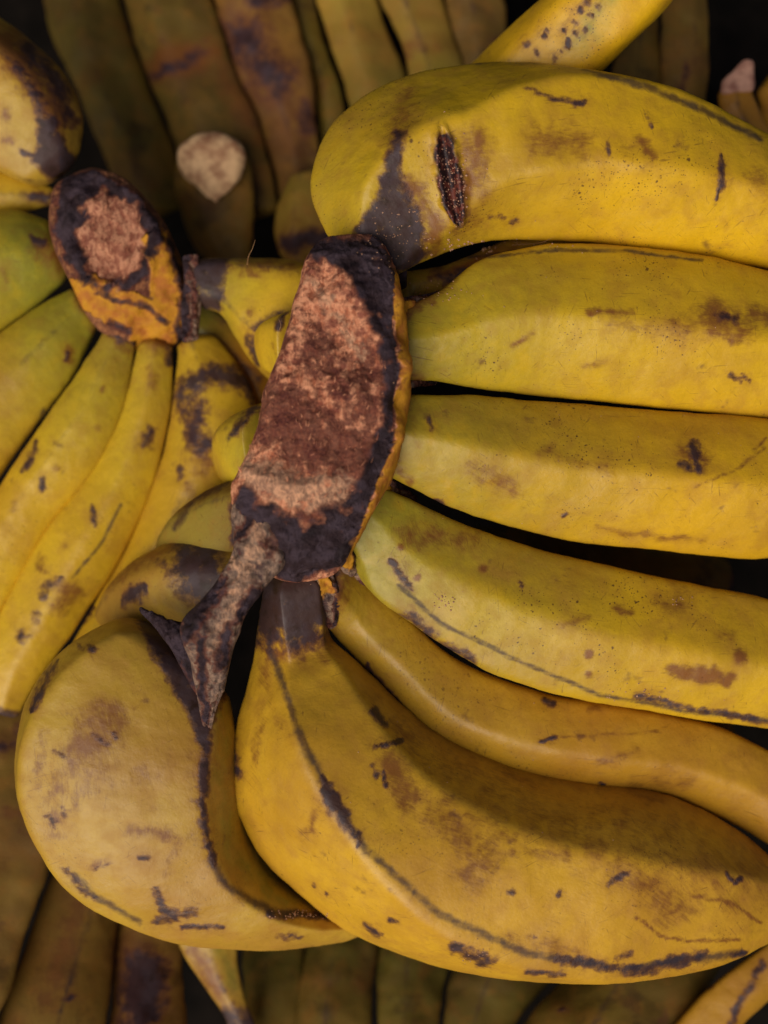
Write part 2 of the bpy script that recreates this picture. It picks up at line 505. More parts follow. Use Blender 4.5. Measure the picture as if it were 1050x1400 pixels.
def crown_mat(name, f1=(178, 104, 72), f2=(232, 162, 122), fr=(120, 58, 48), amp=.0016, pale=((150, 118, 96), (222, 170, 132))):
    """mk: R = dark rind, G = red-brown stain of the cut, B = yellow rind; bare = cut fibrous flesh; mk2: G pale, R orange"""
    N = NT(name)
    co = N.n('ShaderNodeTexCoord').outputs['Object']
    suv = N.attr('suv', 'Vector')
    mk = N.sep(N.attr('mk')); mk2 = N.sep(N.attr('mk2'))
    n_ed = N.noise(co, 330, 6, .65)
    n_fi = N.noise(co, 900, 5, .7)
    n_mid = N.noise(co, 150, 5, .6)
    fib = N.noise(N.vmul(co, (1, .55, 1)), 420, 5, .7, .6)
    col = N.mix(N.ss(.35, .62, fib), rgb(*f1), rgb(*f2))
    col = N.mix(N.ss(.50, .64, n_mid, 0, .8), col, rgb(*fr))
    col = N.mix(N.ss(.55, .75, n_fi, 0, .4), col, rgb(*f2))
    rs = N.math('ADD', N.math('MULTIPLY', mk[1], .9), N.math('MULTIPLY', N.math('SUBTRACT', n_ed, .5), 1.6))
    rsm = N.math('MULTIPLY', N.ss(.25, .6, rs), N.ss(.02, .3, mk[1]))
    col = N.mix(N.math('MULTIPLY', rsm, .85), col, N.mix(N.ss(.4, .65, n_fi), rgb(78, 36, 34), rgb(122, 66, 48)))
    pl = N.math('ADD', mk2[1], N.math('MULTIPLY', N.math('SUBTRACT', n_ed, .5), 1.2))
    pm = N.math('MULTIPLY', N.ss(.3, .65, pl), N.ss(.02, .3, mk2[1]))
    col = N.mix(N.math('MULTIPLY', pm, .8), col, N.mix(N.ss(.4, .6, fib), rgb(*pale[0]), rgb(*pale[1])))
    yl = N.math('ADD', mk[2], N.math('MULTIPLY', N.math('SUBTRACT', n_mid, .5), .55))
    ym = N.math('MULTIPLY', N.ss(.32, .55, yl), N.ss(.02, .2, mk[2]))
    yc = N.mix(N.ss(.4, .65, n_mid), rgb(196, 138, 34), rgb(176, 108, 42))
    col = N.mix(ym, col, yc)
    dk = N.math('ADD', mk[0], N.math('MULTIPLY', N.math('SUBTRACT', n_ed, .5), .8))
    dm = N.math('MULTIPLY', N.ss(.26, .74, dk), N.ss(.02, .25, mk[0]))
    rim = N.math('MULTIPLY', N.ss(.18, .4, dk), N.ss(.02, .15, mk[0]))
    col = N.mix(N.math('MULTIPLY', rim, .7), col, rgb(104, 54, 38))
    dc = N.mix(N.ss(.42, .62, n_mid), rgb(46, 30, 34), rgb(68, 54, 62))
    dc = N.mix(N.ss(.52, .75, n_fi, 0, .35), dc, rgb(96, 74, 70))
    dc = N.mix(N.ss(.48, .75, N.noise(co, 110, 4), 0, .8), dc, rgb(26, 17, 20))
    col = N.mix(dm, col, dc)
    N.set(N.b.inputs['Base Color'], col)
    N.b.inputs['Roughness'].default_value = .72
    N.b.inputs['Specular IOR Level'].default_value = .25
    h = N.math('ADD', N.math('MULTIPLY', fib, 1.0), N.math('MULTIPLY', n_mid, .9))
    h = N.math('ADD', h, N.math('MULTIPLY', n_fi, .5))
    h = N.math('MULTIPLY', h, N.math('SUBTRACT', 1.0, N.math('MULTIPLY', ym, .75)))
    bp = N.n('ShaderNodeBump'); bp.inputs['Strength'].default_value = .8; bp.inputs['Distance'].default_value = amp
    N.set(bp.inputs['Height'], h); N.set(N.b.inputs['Normal'], bp.outputs[0])
    return N.m

def plain(name, c, c2=None, rough=.8, scale=60):
    N = NT(name)
    co = N.n('ShaderNodeTexCoord').outputs['Object']
    n = N.noise(co, scale, 5, .6)
    N.set(N.b.inputs['Base Color'], N.mix(N.ss(.35, .7, n), c, c2 or c))
    N.b.inputs['Roughness'].default_value = rough
    bp = N.n('ShaderNodeBump'); bp.inputs['Strength'].default_value = .5; bp.inputs['Distance'].default_value = .001
    N.set(bp.inputs['Height'], n); N.set(N.b.inputs['Normal'], bp.outputs[0])
    return N.m

GREEN = rgb(124, 136, 46)
M_Y = peel('peel_yellow', rgb(234, 184, 20), rgb(214, 166, 26), GREEN, speck=.8, rub=.25)
M_A = peel('peel_amber', rgb(196, 142, 34), rgb(176, 118, 34), rgb(122, 116, 36), speck=.6, rub=.30)
M_L = peel('peel_left', rgb(230, 190, 38), rgb(214, 170, 38), rgb(138, 142, 42), speck=.35, rub=.22, scratch=.25)
M_G = peel('peel_ochre', rgb(204, 166, 50), rgb(190, 146, 50), rgb(140, 130, 42), speck=.3, rub=.35, scratch=.3)
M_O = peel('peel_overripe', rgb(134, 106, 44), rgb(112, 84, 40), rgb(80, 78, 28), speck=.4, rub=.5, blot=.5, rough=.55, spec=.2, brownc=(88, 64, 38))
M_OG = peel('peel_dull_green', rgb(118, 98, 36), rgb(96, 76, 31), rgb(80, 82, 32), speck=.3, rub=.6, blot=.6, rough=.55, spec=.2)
M_C = crown_mat('cut_crown')
M_CS = crown_mat('stalk_rind', (96, 78, 70), (158, 128, 106), (62, 44, 48))
M_CB = crown_mat('crown_rind', (110, 66, 50), (168, 112, 72), (62, 40, 46), .0016, ((150, 88, 66), (214, 152, 116)))
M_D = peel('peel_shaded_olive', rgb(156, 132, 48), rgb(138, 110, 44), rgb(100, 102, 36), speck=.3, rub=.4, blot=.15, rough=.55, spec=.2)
M_B = peel('peel_golden', rgb(228, 176, 42), rgb(204, 150, 38), rgb(140, 136, 40), speck=.5, rub=.3, scratch=.5)
M_TS = plain('dried_stub_flesh', rgb(230, 188, 138), rgb(150, 98, 66), .75, 150)
M_T = plain('dark_cloth', (.006, .005, .004, 1), (.012, .009, .007, 1), .95)
M_T.node_tree.nodes['Principled BSDF'].inputs['Specular IOR Level'].default_value = .05
M_F = plain('dry_fibre', rgb(170, 130, 90), rgb(120, 80, 50), .7)
M_P = plain('pale_torn_flesh', rgb(212, 160, 134), rgb(150, 96, 78), .7, 160)

# ------------------------------------------------------------ surface under the heap
def table():
    n = 60
    me = bpy.data.meshes.new('table_top')
    V, F = [], []
    for j in range(n + 1):
        for i in range(n + 1):
            x = (i / n - .5) * 1.6; y = (j / n - .5) * 1.6
            V.append((x, y, -.185 + .004 * math.sin(x * 23 + math.sin(y * 17)) * math.cos(y * 19)))
    for j in range(n):
        for i in range(n):
            a = j * (n + 1) + i
            F.append((a, a + 1, a + n + 2, a + n + 1))
    me.from_pydata(V, [], F)
    for p in me.polygons: p.use_smooth = True
    o = link_mesh('table_top', me, M_T)
    o['kind'] = 'structure'
table()

# ============================================================ MAIN HAND
A = thing('banana_hand', 'large spotted yellow hand on top of the heap with a long pink-brown cut crown', 'bananas', tuple(P(460, 600, -.02)), 'hands of bananas in the heap')

def wound(px, py, facing, V):
    """raised lips and sunken slit of the open scar on the top banana"""
    d, al = poly_dist(px, py, [(604, 178), (612, 230), (625, 300)])
    wv = 18 * (1 + .35 * vnoise(np.stack([px, py, px * 0], 1) / 9, 3)) * np.clip(4 * (al * .9 + .05) * (1 - (al * .9 + .05)), 0, 1) ** .6 + 1
    x = d / wv
    return facing * (.0022 * np.exp(-((x - .75) / .3) ** 2) - .0022 * np.exp(-(x / .35) ** 2)) * (x < 2)

def spots(kind, pts, st=1.0):
    return [(kind, [(x, y)], r, st) for x, y, r in pts]

loft('banana', A, [
    (462, 348, 540, 380, .016), (428, 250, 568, 362, .010), (452, 168, 602, 347, .006), (530, 110, 640, 334, .005), (640, 83, 700, 326, .004),
    (760, 85, 790, 330, .002), (880, 112, 900, 344, .0), (975, 150, 985, 356, -.003), (1060, 197, 1055, 368, -.006), (1150, 262, 1135, 377, -.010), (1215, 325, 1205, 372, -.014)],
    M_Y, ridges=((106, 96, 100, 126, 140, 150, 156, 160), (20, 30, 60, 74, 80, 84, 84), 0, 190, 255, 320), facet=1.0, facet_end=.65, ridge_soft=3, dr=.82, nr=300, ns=150, green=.35, ridge_dark=.10, disp=wound, tip_dark=.5,
    marks=[('d', [(541, 176), (552, 180), (546, 235), (560, 262), (574, 300), (584, 345), (548, 376), (500, 352), (486, 318), (512, 275), (524, 232)], 8, 1.0, 'poly'), ('b', [(560, 250), (590, 300), (592, 340)], 26, 1.1),
           ('b', [(560, 130), (545, 175), (530, 250)], 30, .7),
           ('w', [(604, 184), (612, 230), (625, 302)], 23, 1.15, 'taper'), ('d', [(604, 176), (612, 230), (627, 308)], 25, .55, 'taper'), ('b', [(655, 190), (650, 230), (640, 262)], 30, 1.1), ('p', [(611, 215), (617, 262)], 5, .9),
           ('b', [(640, 200), (645, 250), (630, 300)], 46, .75), ('b', [(740, 190), (790, 200)], 46, .8), ('b', [(850, 200), (890, 215)], 40, .45),
           ('b', [(1030, 240), (1050, 260)], 40, .5), ('b', [(600, 300), (700, 300)], 30, .5), ('b', [(480, 130), (560, 95)], 16, .6),
           ('d', [(985, 205), (988, 245), (980, 275)], 8, .95, 'taper'), ('d', [(716, 120), (760, 135), (792, 140)], 5, .8, 'taper'), ('d', [(785, 140), (797, 140)], 8, .8),
           ('d', [(830, 190), (832, 215)], 5, .7, 'taper'), ('d', [(882, 150), (893, 175)], 5, .7, 'taper'), ('b', [(875, 190), (890, 215)], 16, 1),
           ('r', [(800, 95), (880, 118), (960, 150), (1040, 190)], 9, .9), ('r', [(640, 86), (760, 88)], 5, .5), ('d', [(700, 304), (706, 302)], 7, .8), ('d', [(670, 300), (688, 296)], 6, .6)]
    + spots('p', [(625, 345, 7), (640, 338, 7), (650, 333, 6), (660, 330, 5), (600, 352, 5)], .9))
loft('banana', A, [   # narrow one wedged behind, between the first two
    (548, 372, 553, 420, -.004), (600, 364, 606, 416, -.010), (700, 326, 705, 400, -.018), (830, 322, 830, 415, -.022), (960, 338, 960, 430, -.026), (1060, 360, 1060, 440, -.03), (1120, 390, 1120, 430, -.034)],
    M_A, ridges=((95, 130, 120), 20, 190, 270), nr=150, ns=80, green=.9, marks=[('b', [(620, 370), (700, 345)], 22, 1), ('d', [(600, 378), (640, 372)], 16, .9), ('r', [(640, 352), (760, 335), (900, 345)], 5, .8)])
loft('banana', A, [
    (480, 440, 482, 500, .016), (545, 424, 549, 520, .014), (592, 405, 598, 523, .011), (640, 366, 650, 532, .006), (720, 341, 730, 542, .0), (830, 340, 830, 552, -.002),
    (940, 352, 938, 563, -.004), (1060, 380, 1052, 575, -.008), (1160, 412, 1150, 575, -.012), (1250, 456, 1245, 566, -.016), (1300, 500, 1298, 540, -.02)],
    M_Y, ridges=((160, 158, 160), (92, 88, 88), 12, 230, 300), facet=.72, nr=300, ns=140, green=.62, ridge_dark=.10,
    marks=[('r', [(660, 352), (760, 341), (860, 343), (960, 357)], 5, .9), ('b', [(805, 428), (865, 428)], 8, 1.3), ('b', [(840, 445), (960, 450)], 30, .55),
           ('b', [(975, 430), (1010, 445)], 34, 1.1), ('d', [(985, 430), (1005, 438)], 13, .85), ('b', [(1030, 425), (1045, 430)], 18, 1.1), ('b', [(970, 452), (1000, 462)], 14, 1),
           ('d', [(998, 512), (1012, 520)], 6, .7), ('d', [(1015, 512), (1026, 522)], 5, .7), ('b', [(800, 500), (826, 492)], 10, .8), ('b', [(730, 455), (700, 475)], 8, .8),
           ('b', [(620, 380), (600, 400)], 20, .8), ('d', [(615, 382), (625, 372)], 10, .8), ('b', [(550, 425), (590, 412)], 20, 1.0), ('b', [(552, 512), (575, 520)], 14, .9)])
loft('banana', A, [
    (480, 550, 474, 625, .016), (543, 541, 535, 652, .014), (600, 541, 588, 680, .010), (680, 546, 668, 712, .004), (780, 554, 765, 737, -.001), (900, 563, 890, 751, -.003),
    (1060, 578, 1050, 763, -.008), (1180, 602, 1170, 752, -.012), (1280, 640, 1272, 728, -.017), (1325, 672, 1322, 702, -.02)],
    M_Y, ridges=((156, 160, 158), (95, 92, 92), 8, 228, 300), facet=.72, nr=300, ns=140, green=.62, ridge_dark=.10,
    marks=[('b', [(650, 640), (700, 670)], 26, .6), ('b', [(935, 620), (965, 630)], 26, .8), ('d', [(948, 610), (956, 636)], 12, .95), ('d', [(934, 634), (942, 640)], 9, .8),
           ('b', [(950, 665), (1010, 640), (1045, 612)], 4, .9), ('b', [(1030, 615), (1048, 600)], 4, .9), ('b', [(820, 720), (900, 735), (960, 738)], 9, .75),
           ('d', [(587, 570), (591, 586)], 6, .7), ('d', [(770, 705), (774, 703)], 5, .8), ('d', [(592, 685), (602, 686)], 7, .9), ('b', [(740, 620), (830, 640)], 22, .5), ('b', [(545, 548), (560, 545)], 16, .9), ('b', [(538, 640), (560, 660)], 14, .9), ('b', [(560, 560), (570, 610)], 10, .4)])
loft('banana', A, [
    (470, 630, 425, 700, .016), (514, 662, 474, 742, .012), (556, 682, 492, 790, .007), (632, 716, 560, 848, .002), (725, 748, 660, 913, -.003), (835, 775, 780, 950, -.005),
    (950, 798, 910, 973, -.008), (1060, 822, 1035, 992, -.011), (1180, 862, 1155, 1000, -.015), (1270, 912, 1250, 985, -.019), (1305, 945, 1298, 968, -.022)],
    M_Y, ridges=((152, 155, 158), (96, 92, 90), (48, 40, 28, 18, 14), 235, 300), facet=.75, nr=300, ns=140, green=.75, ridge_dark=.18,
    marks=[('r', [(545, 800), (600, 850), (700, 900), (820, 950), (940, 972), (1050, 985)], 6, .9), ('d', [(533, 768), (545, 780), (558, 800)], 9, .95), ('d', [(870, 953), (960, 970), (1050, 988)], 8, .8),
           ('b', [(920, 914), (1000, 930)], 14, 1.3), ('b', [(905, 825), (925, 825)], 34, .75), ('b', [(640, 740), (560, 730)], 28, .6), ('b', [(700, 780), (800, 800)], 40, .35), ('b', [(845, 834), (858, 836)], 11, 1),
           ('b', [(985, 868), (1000, 872)], 12, .9), ('d', [(710, 796), (713, 802)], 5, .8), ('d', [(556, 842), (600, 880), (645, 905)], 14, .8), ('b', [(770, 858), (800, 848)], 12, .8)]
    + spots('b', [(659, 777, 10), (1012, 900, 15), (806, 895, 9), (806, 922, 9), (548, 748, 8), (570, 790, 8)], 1.5))
loft('banana', A, [
    (455, 755, 420, 826, .010), (498, 796, 462, 876, -.005), (556, 846, 520, 935, -.009), (636, 908, 592, 1012, -.012), (740, 945, 690, 1056, -.013), (850, 964, 800, 1080, -.014),
    (950, 983, 910, 1090, -.016), (1035, 1018, 1002, 1126, -.019), (1110, 1062, 1085, 1170, -.022), (1170, 1125, 1155, 1190, -.026)],
    M_B, ridges=((150, 150, 155), (80, 85, 90), 10, 235, 300), facet=.6, nr=280, ns=130, green=.6, ridge_dark=.10,
    marks=[('d', [(500, 905), (520, 935), (548, 970)], 8, .95, 'taper'), ('d', [(745, 958), (755, 962)], 8, .95), ('d', [(740, 1013), (760, 1008)], 5, .9), ('b', [(750, 1010), (900, 1000)], 4, .6),
           ('b', [(805, 972), (815, 970)], 9, 1), ('d', [(612, 1026), (620, 1028)], 7, .9), ('b', [(820, 1045), (870, 1025)], 12, .7), ('b', [(860, 1075), (940, 1070)], 22, .6),
           ('d', [(820, 1070), (824, 1073)], 5, .8), ('b', [(460, 860), (440, 830)], 26, .6), ('d', [(455, 760), (430, 820)], 38, 1.0), ('b', [(470, 790), (440, 850)], 34, 1.0)])
loft('banana', A, [
    (362, 780, 440, 775, .016), (354, 850, 447, 835, .009), (346, 905, 452, 872, .002), (324, 988, 478, 898, .0), (314, 1075, 516, 932, -.001), (345, 1160, 560, 976, -.002),
    (420, 1240, 612, 1012, -.003), (520, 1300, 688, 1044, -.004), (650, 1334, 778, 1067, -.005), (780, 1343, 866, 1078, -.006), (905, 1331, 940, 1100, -.008), (1000, 1304, 1003, 1130, -.011), (1065, 1275, 1058, 1175, -.014), (1100, 1250, 1092, 1212, -.017)],
    M_B, ridges=((118, 96, 90, 92, 104, 120, 134, 146, 150, 155), (30, 36, 46, 56, 64, 70), (-6, -4), 188, 255, 318), facet=.97, facet_end=.6, nr=320, ns=150, green=.2, ridge_dark=.25, dr=.88, ridge_soft=2, label='big amber banana with a pale lit flank and a purple-black ridge line',
    marks=[('d', [(345, 770), (470, 770), (460, 850), (440, 862), (425, 880), (400, 886), (382, 868), (372, 880), (362, 872), (345, 880)], 22, 1.25, 'poly'), ('b', [(385, 885), (450, 880)], 40, .9), ('b', [(366, 880), (370, 960)], 9, .5), ('b', [(370, 880), (366, 930)], 14, .8),
           ('d', [(438, 1065), (458, 1105), (495, 1155)], 15, 1.0, 'taper'), ('r', [(368, 880), (385, 930), (408, 1000), (440, 1065), (500, 1160), (600, 1250), (720, 1303), (850, 1324), (960, 1310), (1010, 1300)], 10, .9),
           ('d', [(510, 972), (530, 992)], 10, .9), ('d', [(512, 1020), (550, 1012)], 6, 1.0), ('b', [(560, 1010), (700, 1110), (900, 1150), (1020, 1200)], 140, .48), ('b', [(535, 1045), (560, 1085)], 32, 1.3), ('d', [(510, 1045), (514, 1062)], 6, .8), ('d', [(524, 1050), (528, 1074)], 6, .7),  # broadest brown mark: amber skin plus shade painted onto the upper-right face
           ('b', [(600, 1110), (670, 1180), (640, 1200)], 44, .8), ('b', [(640, 1190), (670, 1160)], 24, .9), ('b', [(850, 1190), (930, 1240)], 52, .75), ('b', [(970, 1190), (1000, 1240)], 30, .6),
           ('d', [(832, 1208), (845, 1198), (862, 1194)], 6, .9), ('d', [(994, 1195), (1005, 1208), (1014, 1200)], 5, .9), ('b', [(870, 1255), (905, 1280), (940, 1287), (1010, 1283)], 4, 1.1),
           ('b', [(940, 1222), (1000, 1235), (1040, 1262)], 4, 1.1), ('d', [(765, 1312), (830, 1322), (890, 1325), (960, 1305)], 12, .85), ('b', [(700, 1285), (800, 1305)], 24, .6), ('d', [(840, 1310), (865, 1300)], 6, .8),
           ('d', [(620, 1298), (650, 1308), (670, 1312)], 15, .75), ('d', [(500, 1265), (520, 1278)], 8, .8), ('d', [(533, 1258), (545, 1261)], 6, .7), ('b', [(430, 1110), (420, 1150)], 14, .7), ('b', [(370, 970), (400, 1010)], 16, .4),
           ('d', [(720, 1330), (770, 1332)], 6, .7), ('b', [(360, 960), (350, 1040)], 12, .6), ('d', [(316, 1010), (326, 1060)], 10, .7), ('b', [(600, 1090), (610, 1140)], 20, .7), ('b', [(640, 1110), (720, 1160), (780, 1170)], 22, .6), ('d', [(695, 1216), (702, 1220)], 6, .6), ('b', [(540, 990), (560, 1010)], 20, .8), ('d', [(1000, 1303), (1015, 1300)], 6, .8)]
    + spots('d', [(731, 1282, 5), (765, 1222, 7), (448, 1220, 5), (430, 1210, 5)], .8) + spots('b', [(700, 1165, 10), (850, 1130, 8), (800, 1160, 12)], .9))
loft('banana', A, [
    (192, 832, 308, 936, .000), (112, 868, 318, 985, .000), (48, 938, 322, 1035, -.001), (24, 1020, 326, 1085, -.003), (36, 1100, 332, 1125, -.005), (78, 1175, 348, 1162, -.007),
    (138, 1230, 378, 1198, -.010), (222, 1270, 415, 1226, -.012), (322, 1288, 452, 1242, -.014), (420, 1290, 492, 1248, -.017), (500, 1280, 530, 1252, -.02)],
    M_G, ridges=((30, 40, 44, 48, 52, 54), (128, 138, 150, 160), 345, 215, 290), facet=.66, nr=300, ns=150, green=.18, ridge_dark=.18, dr=.74, ridge_soft=2, label='fat ochre banana with smeared brown stains and a black ridge line',
    marks=[('d', [(172, 822), (200, 870), (224, 920), (256, 968), (277, 1030), (290, 985), (312, 940), (340, 880), (250, 815)], 9, 1.2, 'poly'),  ('g', [(308, 960), (302, 1060), (318, 1160), (390, 1232)], 34, .95), ('d', [(284, 940), (286, 985), (279, 1050), (280, 1120), (290, 1180)], 10, 1.0), ('r', [(290, 1180), (310, 1212), (370, 1246), (450, 1252)], 12, .9),
           ('d', [(370, 1250), (410, 1250), (445, 1252)], 9, .8), ('d', [(80, 900), (50, 945), (40, 975)], 9, .8, 'taper'), ('b', [(150, 980), (110, 1020)], 44, .9), ('b', [(120, 1010), (70, 1090), (75, 1130)], 30, .7), ('b', [(130, 1050), (90, 1110)], 40, .55),
           ('d', [(125, 1000), (145, 1018)], 7, .6), ('d', [(78, 1030), (86, 1036)], 9, .65), ('d', [(106, 882), (112, 888)], 6, .7), ('d', [(122, 888), (128, 890)], 9, .7), ('d', [(212, 1208), (222, 1240), (245, 1262)], 8, .85, 'taper'),
           ('d', [(215, 1258), (265, 1250)], 14, .75), ('d', [(250, 1268), (305, 1266)], 6, .7), ('r', [(100, 1195), (130, 1225), (190, 1262)], 9, .8), ('b', [(125, 1190), (150, 1175)], 10, .8),
           ('b', [(180, 1135), (235, 1140)], 16, .8), ('d', [(192, 1172), (203, 1174)], 6, .8), ('d', [(380, 1280), (410, 1278)], 8, .65), ('b', [(300, 1205), (330, 1235)], 12, .7), ('b', [(195, 1060), (150, 1100)], 30, .35),
           ('d', [(64, 1115), (75, 1130)], 8, .7), ('d', [(150, 1000), (160, 1010)], 6, .6), ('b', [(60, 1000), (50, 1080)], 14, .7), ('d', [(90, 1190), (110, 1215), (125, 1225)], 9, .7), ('b', [(225, 1190), (245, 1150)], 12, .5), ('d', [(130, 1190), (150, 1180)], 5, .6), ('d', [(85, 1105), (90, 1118)], 6, .6)])
# fingers wrapping down behind the crown
loft('banana', A, [(352, 652, 356, 745, .0), (302, 660, 322, 775, -.010), (262, 682, 292, 795, -.020), (238, 720, 266, 812, -.034), (228, 765, 246, 820, -.048), (228, 800, 240, 822, -.056)],
     M_D, ridges=((120, 130), 30, 200, 300), nr=130, ns=90, green=.3, dr=.9, marks=[('r', [(238, 722), (262, 682), (310, 660)], 9, .9), ('d', [(322, 690), (318, 740)], 14, .9), ('b', [(250, 690), (290, 670)], 14, .6)])
loft('banana', A, [(335, 755, 338, 842, .002), (288, 741, 304, 850, -.006), (238, 738, 262, 868, -.014), (184, 765, 218, 884, -.026), (150, 806, 184, 896, -.040), (135, 850, 156, 892, -.052)],
     M_G, ridges=((110, 125), 30, 200, 300), nr=150, ns=90, green=.1, dr=.85, label='dull banana end with a black rotten patch and a blue-grey bruise',
     marks=[('d', [(240, 742), (300, 744), (310, 830), (262, 826), (232, 792), (238, 765)], 16, 1.0, 'poly'), ('d', [(166, 822), (190, 810), (205, 800)], 15, 1.0, 'taper'), ('b', [(150, 800), (200, 760), (245, 742)], 16, .9), ('d', [(215, 768), (222, 772)], 9, .7)])
loft('banana', A, [(372, 548, 372, 662, .0), (340, 558, 342, 664, -.010), (318, 584, 322, 660, -.024), (308, 610, 312, 646, -.038), (309, 622, 312, 636, -.044)],
     M_L, ridges=((110, 130), 30, 200, 300), nr=110, ns=80, green=.6, dr=.9, marks=[('d', [(320, 592), (336, 570), (350, 558)], 10, .85), ('r', [(312, 600), (330, 572)], 8, .8)])
loft('banana', A, [(425, 415, 408, 520, .0), (388, 428, 382, 512, -.012), (368, 452, 366, 500, -.026), (362, 470, 362, 486, -.034)],
     M_L, ridges=((110, 130), 30, 200, 300), nr=100, ns=80, green=.2, dr=.9, marks=[('d', [(392, 425), (382, 448)], 9, .85), ('b', [(372, 470), (376, 485)], 5, .7)])

# crown of the main hand
def crownA_disp(px, py, facing, V):
    cut = [(428, 345), (412, 390), (395, 470), (362, 545), (352, 590), (330, 640), (400, 665), (470, 655), (505, 630), (525, 560), (530, 500), (510, 440), (480, 390), (460, 360)]
    ins = inside(px, py, cut)
    dd, _ = poly_dist(px, py, cut + [cut[0]])
    sdf = np.where(ins, dd, -dd)
    h = -.0012 * sstep(-10, 24, sdf) + .0010 * np.exp(-(sdf / 9) ** 2) * (1 + 1.5 * fbm(V * 120, 8, 3))
    # sunken, stained lower half of the cut
    d2, _ = poly_dist(px, py, [(390, 570), (440, 590), (480, 600)])
    h = h - .0014 * np.exp(-(d2 / 55) ** 2)
    d3, _ = poly_dist(px, py, [(380, 650), (430, 668), (480, 660)])
    h = h + .0008 * np.exp(-(d3 / 20) ** 2)
    h = h + .0030 * vnoise(V * 75, 61) * sstep(-10, 30, sdf)
    rim_ = sstep(505, 535, px + .0 * py)
    h = h + (1 - .8 * rim_) * (.0026 * fbm(V * 130, 3, 4) + .0010 * fbm(V * 600, 9, 3))
    # scallops where the fingers join on the right
    for (x, y, r, a) in ((556, 500, 26, .004), (556, 410, 22, .003), (552, 600, 24, .003), (522, 690, 22, .0025), (556, 455, 12, -.004), (552, 655, 12, -.005), (548, 552, 12, -.002)):
        h = h + a * np.exp(-((px - x) ** 2 + (py - y) ** 2) / (r * r))
    return facing * h
loft('crown', A, [(452, 326, 512, 326, 0.021, .7), (424, 348, 530, 345, 0.025), (410, 395, 545, 385, 0.027), (400, 440, 553, 430, 0.028), (388, 480, 558, 475, 0.028), (364, 535, 561, 525, 0.028), (352, 585, 558, 580, 0.028),
     (330, 640, 545, 630, 0.027), (320, 680, 515, 690, 0.026), (330, 725, 492, 735, 0.025), (352, 765, 470, 772, 0.022), (375, 790, 450, 790, 0.019, .6)],
     M_C, ridges=(40, 140, 220, 320), facet=.15, square=.12, dr=.62, nr=240, ns=170, green=0, ridge_dark=0, bump=.0020, fine=.0004, disp=crownA_disp, tip_dark=0,
     marks=[('d', [(422, 345), (440, 328), (500, 326), (530, 345), (545, 385), (540, 410), (552, 445), (530, 470), (532, 540), (528, 590), (505, 640), (480, 665), (400, 670), (335, 655), (320, 690), (340, 760), (400, 800), (470, 775), (505, 690), (520, 660), (548, 600), (556, 500), (536, 455), (518, 430), (500, 405), (478, 378), (440, 352)], 6, 1.0, 'poly'),
            ('d', [(430, 340), (460, 345), (490, 372), (512, 420), (528, 470), (532, 540), (524, 600), (500, 650), (470, 690), (440, 740), (400, 765)], 26, 1.0),
            ('d', [(470, 700), (440, 750)], 50, 1.0), ('d', [(440, 335), (510, 335)], 26, 1.0), ('d', [(335, 665), (350, 720)], 14, .8),
            ('b', [(380, 560), (420, 600), (490, 620)], 72, 1.3), ('b', [(500, 480), (505, 600)], 34, .9), ('b', [(400, 410), (395, 480)], 14, .7), ('b', [(430, 470), (470, 540)], 75, .75), ('b', [(460, 635), (505, 622)], 16, 1.2),
            ('p', [(350, 650), (410, 675), (465, 672)], 44, .9), ('p', [(440, 700), (470, 700)], 24, .5), ('p', [(420, 380), (455, 420), (490, 480)], 26, .6),
            ('g', [(548, 375), (556, 470), (562, 520), (552, 600), (535, 655), (508, 715), (480, 765)], 25, 1.3), ('g', [(510, 350), (528, 372)], 15, 1.0), ('g', [(400, 785), (440, 780)], 10, .6)])

def knobs(px, py, facing, V):
    return facing * (.0030 * fbm(V * 150, 21, 4) + .0013 * fbm(V * 520, 31, 3))
loft('stalk_stub', A, [(332, 655, 392, 668, 0.024), (318, 700, 400, 712, 0.030), (318, 745, 385, 765, 0.032), (296, 785, 358, 802, 0.032), (268, 826, 336, 845, 0.031), (246, 860, 322, 882, 0.027), (262, 905, 306, 918, 0.023), (272, 950, 299, 955, 0.020), (276, 985, 292, 988, 0.017), (279, 1010, 287, 1010, 0.014)],
     M_CS, ridges=(50, 120, 200, 300), facet=.2, dr=.8, nr=200, ns=110, green=0, ridge_dark=0, bump=.0030, disp=knobs, tip_dark=.9, label='knobbly grey-brown stub of the cut stalk',
     marks=[('d', [(345, 700), (330, 730), (318, 742)], 14, .9), ('d', [(290, 800), (262, 845), (250, 870)], 22, 1.1), ('d', [(310, 855), (300, 900)], 14, .8), ('d', [(272, 870), (280, 920), (284, 990)], 12, .9), ('d', [(345, 810), (325, 850)], 16, 1.0),
            ('d', [(380, 700), (370, 760)], 16, .6), ('p', [(352, 700), (350, 760), (320, 820), (295, 880)], 26, .7), ('p', [(322, 770), (335, 785)], 12, 1.4), ('b', [(340, 690), (362, 750)], 12, .9), ('b', [(350, 780), (330, 800)], 16, .5)])
loft('stalk_flange', A, [(190, 829, 192, 836, .008), (208, 838, 210, 854, .011), (228, 846, 230, 882, .013), (252, 850, 250, 918, .013), (276, 850, 268, 955, .012), (296, 870, 281, 985, .008)],
     M_CS, ridges=(60, 120, 200, 300), facet=.2, dr=.5, nr=90, ns=70, green=0, ridge_dark=0, disp=knobs, tip_dark=0, marks=[('d', [(200, 830), (240, 860), (280, 900)], 60, 1.3)], label='black shrivelled flap beside the stalk stub')
